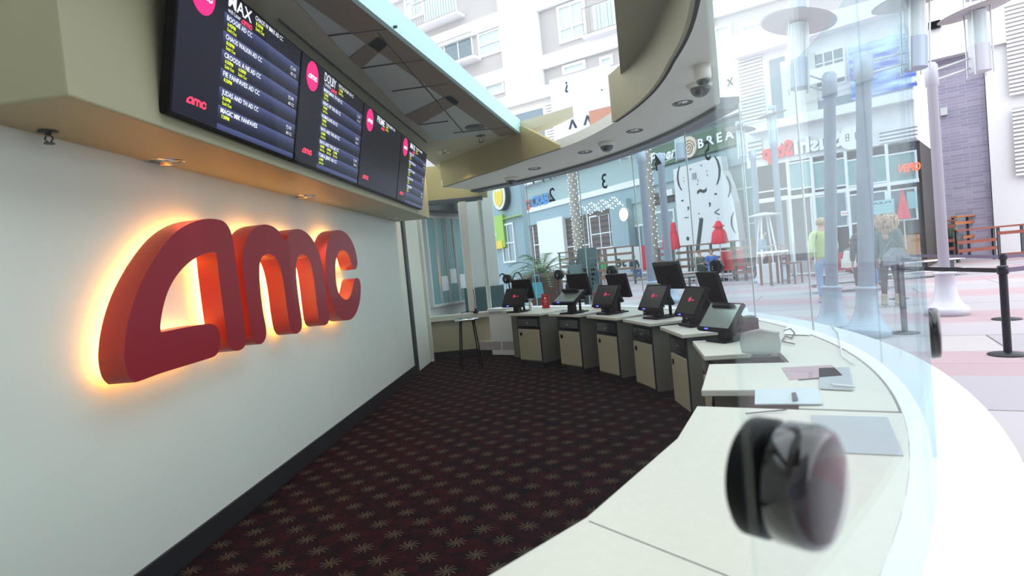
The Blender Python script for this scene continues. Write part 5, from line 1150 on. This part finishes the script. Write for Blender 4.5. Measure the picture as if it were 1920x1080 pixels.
t = thing('bistro_table', 'tall brown bistro table with a white top outside the dark doorway', 'table', ground(1447, 18.5), 0.2)
MB().box(-0.35, 0.35, -0.3, 0.3, 1.0, 1.06, 'ext_white').build('tabletop', t, bevel=0.01)
for x in (-0.3, 0.3):
    for y in (-0.25, 0.25): MB().box(x - 0.03, x + 0.03, y - 0.03, y + 0.03, 0, 1.0, 'wood_brown').build('leg', t)
t = thing('bistro_chair', 'tall brown slatted chair right of the bistro table', 'chair', ground(1480, 18.2), 0.6)
MB().box(-0.22, 0.22, -0.22, 0.22, 0.62, 0.66, 'wood_brown').build('seat', t)
for k in range(4): MB().box(-0.2, 0.2, 0.2, 0.22, 0.76 + 0.13 * k, 0.83 + 0.13 * k, 'wood_brown').build('back_slat', t)
for x in (-0.2, 0.2):
    MB().box(x - 0.02, x + 0.02, 0.19, 0.23, 0, 1.28, 'wood_brown').build('leg', t); MB().box(x - 0.02, x + 0.02, -0.22, -0.18, 0, 0.62, 'wood_brown').build('leg', t)
t = thing('patio_heater', 'white pyramid patio heater standing in the dark restaurant opening', 'heater', ground(1436, 19.5))
for x, y in ((-0.28, -0.2), (0.28, -0.2), (-0.28, 0.2), (0.28, 0.2)): MB().cyl((x, y, 0.6), (x * 0.45, y * 0.45, 2.2), 0.03, 'ext_white', n=8).build('leg', t)
MB().box(-0.3, 0.3, -0.22, 0.22, 0, 0.65, 'ext_white').build('base', t, bevel=0.02); MB().lathe([(0.02, 2.36), (0.52, 2.26), (0.52, 2.23), (0.1, 2.2)], 'alu', 24).build('cap', t)
for i, (px, Y, l) in enumerate(((1368, 22.5, 'red folding chair at the right end of the bench below the umbrella'), (1385, 22.2, 'red folding chair farthest right beside the bench'))):
    t = thing('folding_chair', l, 'chair', ground(px, Y), 0.1, 'red folding chairs')
    MB().box(-0.25, 0.25, -0.22, 0.22, 0.42, 0.46, 'fabric_red').build('seat', t); MB().box(-0.25, 0.25, 0.2, 0.23, 0.45, 1.15, 'fabric_red').build('backrest', t)
    for x in (-0.24, 0.24):
        for y in (-0.2, 0.2): MB().cyl((x, y, 0), (x, y, 0.42), 0.015, 'alu', n=6).build('leg', t)
t = thing('sign_board', 'white board with bold dark lettering behind the seated man', 'sign', ground(1170, 31.6), -0.15)
MB().box(-0.9, 0.9, 0, 0.04, 0.55, 1.75, 'paper').build('board', t); MB().text('3t', -0.45, 0.75, 0.42, 'ink', -0.004, bold=0.05).build('print', t)
for x in (-0.8, 0.8): MB().box(x - 0.03, x + 0.03, 0.04, 0.1, 0, 0.56, 'dark_metal').build('leg', t)
t = thing('red_banner', 'narrow red upright banner between the seated man and the pale lamp post', 'banner', ground(1212, 29.5)); MB().box(-0.22, 0.22, 0, 0.03, 0.5, 1.75, 'umbrella').build('board', t); MB().box(-0.02, 0.02, 0.03, 0.06, 0, 1.7, 'alu').build('pole', t)
# stanchions
def stanchion(P, label, belts, h=0.92):
    t = thing('stanchion', label, 'stanchion', P, 0, 'black belt stanchions')
    MB().lathe([(0.17, 0), (0.17, 0.012), (0.05, 0.03), (0.034, 0.035)], 'stanchion', 28).build('base', t)
    MB().cyl((0, 0, 0.03), (0, 0, h - 0.07), 0.036, 'stanchion', n=22).build('post', t)
    MB().lathe([(0.036, h - 0.09), (0.048, h - 0.085), (0.048, h - 0.01), (0.04, h), (0.001, h)], 'stanchion', 22).build('head', t)
    for Q, m in belts:
        d = Vector(Q) - Vector(P); L = d.length; a = math.atan2(d.y, d.x); MB().box(0.045, L - 0.045, -0.0015, 0.0015, h - 0.075, h - 0.028, m, Matrix.Rotation(a, 4, 'Z')).build('belt', t)
P1 = at_z(1890, 665, 0); P2 = ground(1876, 8.1); P3 = at_z(1697, 625, 0); P4 = P1 + Vector((2.0, 0.3, 0)); P5 = P2 + Vector((2.2, 0.2, 0)); P6 = ground(1676, 11.6)
stanchion(P1, 'black belt post nearest the camera at the right edge', [(P3, 'belt_black'), (P4, 'belt')])
stanchion(P2, 'black belt post directly behind the nearest one', [(P6, 'belt'), (P5, 'belt')])
stanchion(P3, 'black belt post seen through the right end of the glass', [])
stanchion(P4, 'black belt post just outside the frame at the right', [], 0.92); stanchion(P5, 'black belt post out of frame behind the right one', [])
stanchion(P6, 'black belt post hidden behind the curly-haired woman', [])

# ================================================================== PEOPLE
def skin(name, V_, E, parent, m, sub=2, root=0):
    me = bpy.data.meshes.new(name); me.from_pydata([v[0] for v in V_], E, []); me.materials.append(M[m]); o = bpy.data.objects.new(name, me); COL.objects.link(o); o.parent = parent
    md = o.modifiers.new('skin', 'SKIN'); md.use_smooth_shade = True; md.branch_smoothing = 0.3
    L = me.skin_vertices[0] if me.skin_vertices else None
    for i, v in enumerate(V_):
        r = v[1]; L.data[i].radius = r if isinstance(r, tuple) else (r, r); L.data[i].use_root = (i == root)
    s = o.modifiers.new('sub', 'SUBSURF'); s.levels = sub; s.render_levels = sub
    return o
def add_skin_layer(me):
    bm = bmesh.new(); bm.from_mesh(me); bm.verts.layers.skin.verify(); bm.to_mesh(me); bm.free()
_old = skin
def skin(name, V_, E, parent, m, sub=2, root=0):
    me = bpy.data.meshes.new(name); me.from_pydata([v[0] for v in V_], E, []); add_skin_layer(me); me.materials.append(M[m]); o = bpy.data.objects.new(name, me); COL.objects.link(o); o.parent = parent
    md = o.modifiers.new('skin', 'SKIN'); md.use_smooth_shade = True; md.branch_smoothing = 0.3
    L = me.skin_vertices[0]
    for i, v in enumerate(V_):
        r = v[1]; L.data[i].radius = r if isinstance(r, tuple) else (r, r); L.data[i].use_root = (i == root)
    s = o.modifiers.new('sub', 'SUBSURF'); s.levels = sub; s.render_levels = sub
    return o
def person(label, loc, rz, pose='stand', h=1.72, top='jacket_navy', legs='jeans', shoes='shoe', hair='hair_brown', hairstyle='short', arms='down', long_top=0.0, female=False, group=None):
    t = thing('person', label, 'person', loc, rz, group); k = h / 1.72; t.scale = (k, k, k)
    sit = pose == 'sit'; dz = -0.43 if sit else 0.0; ly = -0.06 if sit else 0.0
    sw = 0.155 if female else 0.175
    J = {'pel': (0, 0, 0.93 + dz), 'wai': (0, 0.0, 1.08 + dz), 'che': (0, 0.01 + ly * .5, 1.27 + dz), 'nb': (0, 0.01 + ly, 1.42 + dz), 'nk': (0, -0.005 + ly, 1.49 + dz), 'hd': (0, -0.02 + ly, 1.575 + dz), 'cr': (0, -0.012 + ly, 1.645 + dz)}
    for s, c in ((-1, 'l'), (1, 'r')):
        J['sh' + c] = (s * sw, 0.01 + ly, 1.385 + dz)
        if arms == 'down': J['el' + c] = (s * (sw + 0.055), 0.03 + ly, 1.11 + dz); J['wr' + c] = (s * (sw + 0.05), -0.05 + ly, 0.88 + dz); hd = Vector((0, -0.03, -0.09))
        elif arms == 'lap': J['el' + c] = (s * (sw + 0.06), -0.03 + ly, 1.12 + dz); J['wr' + c] = (s * 0.09, -0.25 + ly, 1.02 + dz); hd = Vector((-s * 0.05, -0.06, -0.03))
        else: J['el' + c] = (s * (sw + 0.05), 0.0 + ly, 1.13 + dz); J['wr' + c] = (s * 0.12, -0.22 + ly, 1.16 + dz); hd = Vector((-s * 0.03, -0.07, 0.03))
        J['ha' + c] = tuple(Vector(J['wr' + c]) + hd)
        if sit: J['hi' + c] = (s * 0.09, -0.03, 0.52); J['kn' + c] = (s * 0.12, -0.43, 0.51); J['an' + c] = (s * 0.11, -0.45, 0.10); J['to' + c] = (s * 0.12, -0.60, 0.04)
        else: J['hi' + c] = (s * 0.09, 0, 0.88); J['kn' + c] = (s * 0.10, -0.02 + 0.02 * s, 0.49); J['an' + c] = (s * 0.105, 0.03 + 0.03 * s, 0.10); J['to' + c] = (s * 0.12, -0.11 + 0.03 * s, 0.04)
    Rd = {'pel': (.145, .11), 'wai': (.125, .10), 'che': (.15, .11), 'nb': .08, 'nk': .052, 'hd': (.078, .092), 'cr': (.062, .075)}
    for c in 'lr': Rd.update({'sh' + c: .06, 'el' + c: .042, 'wr' + c: .028, 'ha' + c: (.034, .018), 'hi' + c: .085, 'kn' + c: .056, 'an' + c: .038, 'to' + c: (.04, .028)})
    names = list(J); edges = [('pel', 'wai'), ('wai', 'che'), ('che', 'nb'), ('nb', 'nk'), ('nk', 'hd'), ('hd', 'cr')]
    for c in 'lr': edges += [('nb', 'sh' + c), ('sh' + c, 'el' + c), ('el' + c, 'wr' + c), ('wr' + c, 'ha' + c), ('pel', 'hi' + c), ('hi' + c, 'kn' + c), ('kn' + c, 'an' + c), ('an' + c, 'to' + c)]
    VV = [(J[n], Rd[n]) for n in names]; EE = [(names.index(a), names.index(b)) for a, b in edges]
    # fingers, thumb, nose, ears
    for s, c in ((-1, 'l'), (1, 'r')):
        d = (Vector(J['ha' + c]) - Vector(J['wr' + c])).normalized(); sd = Vector((0, 1, 0)) if abs(d.y) < 0.8 else Vector((1, 0, 0)); base = names.index('ha' + c)
        for f, L in ((-1.5, .060), (-.5, .075), (.5, .08), (1.5, .068)):
            a = Vector(J['ha' + c]) + d * 0.035 + sd * 0.016 * f; b1 = a + d * L * 0.5; b2 = b1 + d * L * 0.4 + Vector((-s * 0.02, 0, 0)); n = len(VV)
            VV += [(tuple(a), .009), (tuple(b1), .008), (tuple(b2), .006)]; EE += [(base, n), (n, n + 1), (n + 1, n + 2)]
        a = Vector(J['ha' + c]) - sd * 0.03 - d * 0.01; n = len(VV); VV += [(tuple(a), .010), (tuple(a - sd * 0.022 + d * 0.03), .008)]; EE += [(base, n), (n, n + 1)]
    n = len(VV); hx = Vector(J['hd']); VV += [(tuple(hx + Vector((0, -0.10, -0.005))), .014)]; EE += [(names.index('hd'), n)]
    skin('body', VV, EE, t, 'skin', 1)
    b = MB(); R_ = 0.012
    for s in (-1, 1):
        b.sphere((s * 0.032, hx.y - 0.080, hx.z + 0.022), 0.013, 'paper', 8); b.sphere((s * 0.032, hx.y - 0.090, hx.z + 0.022), 0.006, 'ink', 6); b.sphere((s * 0.082, hx.y + 0.01, hx.z), 0.02, 'skin', 8, 1.4)
    b.box(-0.022, 0.022, hx.y - 0.094, hx.y - 0.08, hx.z - 0.052, hx.z - 0.044, 'letter_red'); b.build('face', t)
    # clothes
    low = 0.93 + dz - long_top
    T = [((0, 0, low), (.19, .145) if not sit else (.17, .13)), (J['wai'], (.155, .125)), (J['che'], (.175, .135)), ((J['nb'][0], J['nb'][1], J['nb'][2] - 0.01), .095), ((J['nk'][0], J['nk'][1] + 0.01, J['nk'][2] - 0.04), .066)]
    E2 = [(0, 1), (1, 2), (2, 3), (3, 4)]
    for c in 'lr':
        n = len(T); w = Vector(J['wr' + c]).lerp(Vector(J['el' + c]), 0.08); T += [(J['sh' + c], .078), (J['el' + c], .060), (tuple(w), .046)]; E2 += [(3, n), (n, n + 1), (n + 1, n + 2)]
    skin('jacket', T, E2, t, top, 2, 1)
    T = [((0, 0, J['pel'][2] + 0.04), (.155, .125)), ((0, 0, J['pel'][2] - 0.05), (.15, .12))]; E2 = [(0, 1)]
    for c in 'lr':
        n = len(T); T += [(J['hi' + c], .10), (J['kn' + c], .068 if legs != 'leggings' else .06), (tuple(Vector(J['an' + c]) + Vector((0, 0, 0.02))), .055 if legs != 'leggings' else .045)]; E2 += [(1, n), (n, n + 1), (n + 1, n + 2)]
    skin('trousers', T, E2, t, legs, 2, 0)
    for c in 'lr':
        a, q = Vector(J['an' + c]), Vector(J['to' + c])
        if shoes == 'boots': skin('boot', [(tuple(a + Vector((0, 0, 0.16))), .066), (tuple(a + Vector((0, 0, 0.0))), .056), (tuple(a + Vector((0, 0.01, -0.045))), .05), (tuple(q), .045)], [(0, 1), (1, 2), (2, 3)], t, shoes, 1, 1)
        else: skin('shoe', [(tuple(a + Vector((0, 0.03, -0.05))), .048), (tuple(q), .044)], [(0, 1)], t, shoes, 1, 0)
    hb = MB()
    if hairstyle == 'curly':
        random.seed(11)
        for k in range(230):
            a = random.random() * 2 * PI; u = random.random(); z = hx.z + 0.11 - 0.40 * u; rr = 0.085 + 0.085 * math.sin(PI * min(1, u + 0.22)); yy = hx.y + 0.035 + rr * math.sin(a)
            if yy < hx.y - 0.05 and z < hx.z + 0.04: continue
            hb.sphere((rr * math.cos(a), yy, z), 0.022 + 0.016 * random.random(), hair, 6, 1.5)
        hb.sphere((0, hx.y + 0.02, hx.z + 0.03), 0.105, hair, 14, 1.0)
    else:
        hb.sphere((0, hx.y + 0.018, hx.z + 0.038), 0.094, hair, 16, 0.92)
        if hairstyle == 'long': hb.lathe([(0.03, hx.z - 0.26), (0.07, hx.z - 0.2), (0.085, hx.z), (0.05, hx.z + 0.05)], hair, 14, Matrix.Translation((0, hx.y + 0.05, 0)))
    hb.build('hair', t)
    return t
w1 = person('x', ground(1663, 10.6), 2.35, h=1.68, top='jacket_green', legs='leggings', shoes='boots', hair='hair_blond', hairstyle='curly', long_top=0.10, female=True)  # figures around the blue grey posts are glass reflections, modelled as solid people
w1['label'] = 'reflected person with long curly blond hair, grey green coat, black leggings and tan boots'
t = thing('shoulder_bag', 'large slouchy grey shoulder bag at the hip of the curly-haired person', 'bag', ground(1678, 10.35) + Vector((0, 0, 0.76)), 0.2); t.scale = (0.78, 0.78, 0.78)
MB().plate([(-0.30, 0.0), (0.26, 0.05), (0.30, 0.12), (0.10, 0.36), (-0.08, 0.40), (-0.30, 0.22)], -0.09, 0.09, 'bag_grey').build('pouch', t, bevel=0.03); b = MB(); b.tube([(0.24, 0, 0.14), (0.02, 0.02, 0.52), (-0.10, 0.05, 0.58), (-0.24, 0.1, 0.30)], 0.012, 'bag_grey'); b.build('strap', t)
person('reflected person in a dark green coat and trousers half hidden behind the nearest glass-side lamp post', ground(1618, 10.9), 2.9, h=1.64, top='leggings', legs='leggings', shoes='boots', hair='hair_brown', long_top=0.12, female=True)
person('person in a lime jacket', ground(1541, 12.2), 3.0, h=1.80, top='jacket_lime', legs='jeans_light', hair='hair_blond', long_top=0.06)['label'] = 'reflected person in a lime jacket and blue jeans seen from behind'
person('reflected person in a camouflage jacket wearing a mask, sitting on a bench behind the lime jacket', ground(1597, 14.1), -0.2, pose='sit', h=1.75, top='camo', legs='leggings', arms='front', hair='hair_brown')
person('reflected person in a royal blue top sitting between the camouflage jacket and the lamp post', ground(1612, 14.3), 0.3, pose='sit', h=1.75, top='shirt_blue', legs='jeans', arms='lap')
t = thing('tote_bag', 'cream tote bag with brown straps hanging before the camouflage jacket', 'bag', ground(1594, 12.6) + Vector((0, 0, 0.66)), 0.1)
MB().plate([(-0.22, 0), (0.16, 0), (0.22, 0.36), (-0.12, 0.36)], -0.07, 0.07, 'bag_cream').build('pouch', t, bevel=0.02); b = MB(); b.tube([(-0.08, -0.08, 0.2), (-0.02, -0.05, 0.5), (0.1, -0.05, 0.5), (0.14, -0.08, 0.2)], 0.012, 'wood_brown'); b.build('strap', t)
t = thing('shopping_bag', 'red shopping bag with a white square beside the cream tote', 'bag', ground(1576, 12.9) + Vector((0, 0, 0.60)), 0.1)
MB().box(-0.17, 0.17, -0.07, 0.07, 0, 0.38, 'card_red').box(-0.09, 0.09, -0.075, -0.07, 0.08, 0.25, 'paper').build('pouch', t); b = MB(); b.tube([(-0.08, 0, 0.38), (0, 0, 0.5), (0.08, 0, 0.38)], 0.008, 'ink'); b.build('handle', t)
person('person in a grey blue shirt standing at the cafe corner behind the slim lamp post', ground(1430, 19.5), 0.9, h=1.78, top='shirt_greyblue', legs='leggings', arms='front')
person('person in a navy jacket and jeans sitting on the long bench', ground(1186, 30.5), 0.25, pose='sit', h=1.8, top='jacket_navy', legs='jeans', arms='lap', hair='hair_grey')
person('small child in a white top near the joint between windows two and three', ground(1116, 29.5), 0.4, h=1.35, top='shirt_white', legs='jeans', hairstyle='long')
person('small child in a green top beside the child in white', ground(1126, 29.8), -0.4, h=1.42, top='shirt_green', legs='boots', hair='hair_blond')
person('person in dark clothes crouched on the bench left of the blue shirt', ground(1308, 23.2), 0.4, pose='sit', h=1.75, top='camo', legs='leggings', arms='front')
person('person in a bright blue shirt sitting on the bench below the umbrellas', ground(1332, 23.2), -0.3, pose='sit', h=1.75, top='shirt_blue', legs='jeans', arms='lap', hair='hair_brown')
person('person with a pale head sitting behind the red-brown barrier at the glass edge', ground(1716, 23.6), 0.6, pose='sit', h=1.9, top='jacket_navy', legs='leggings', hair='skin', arms='lap')
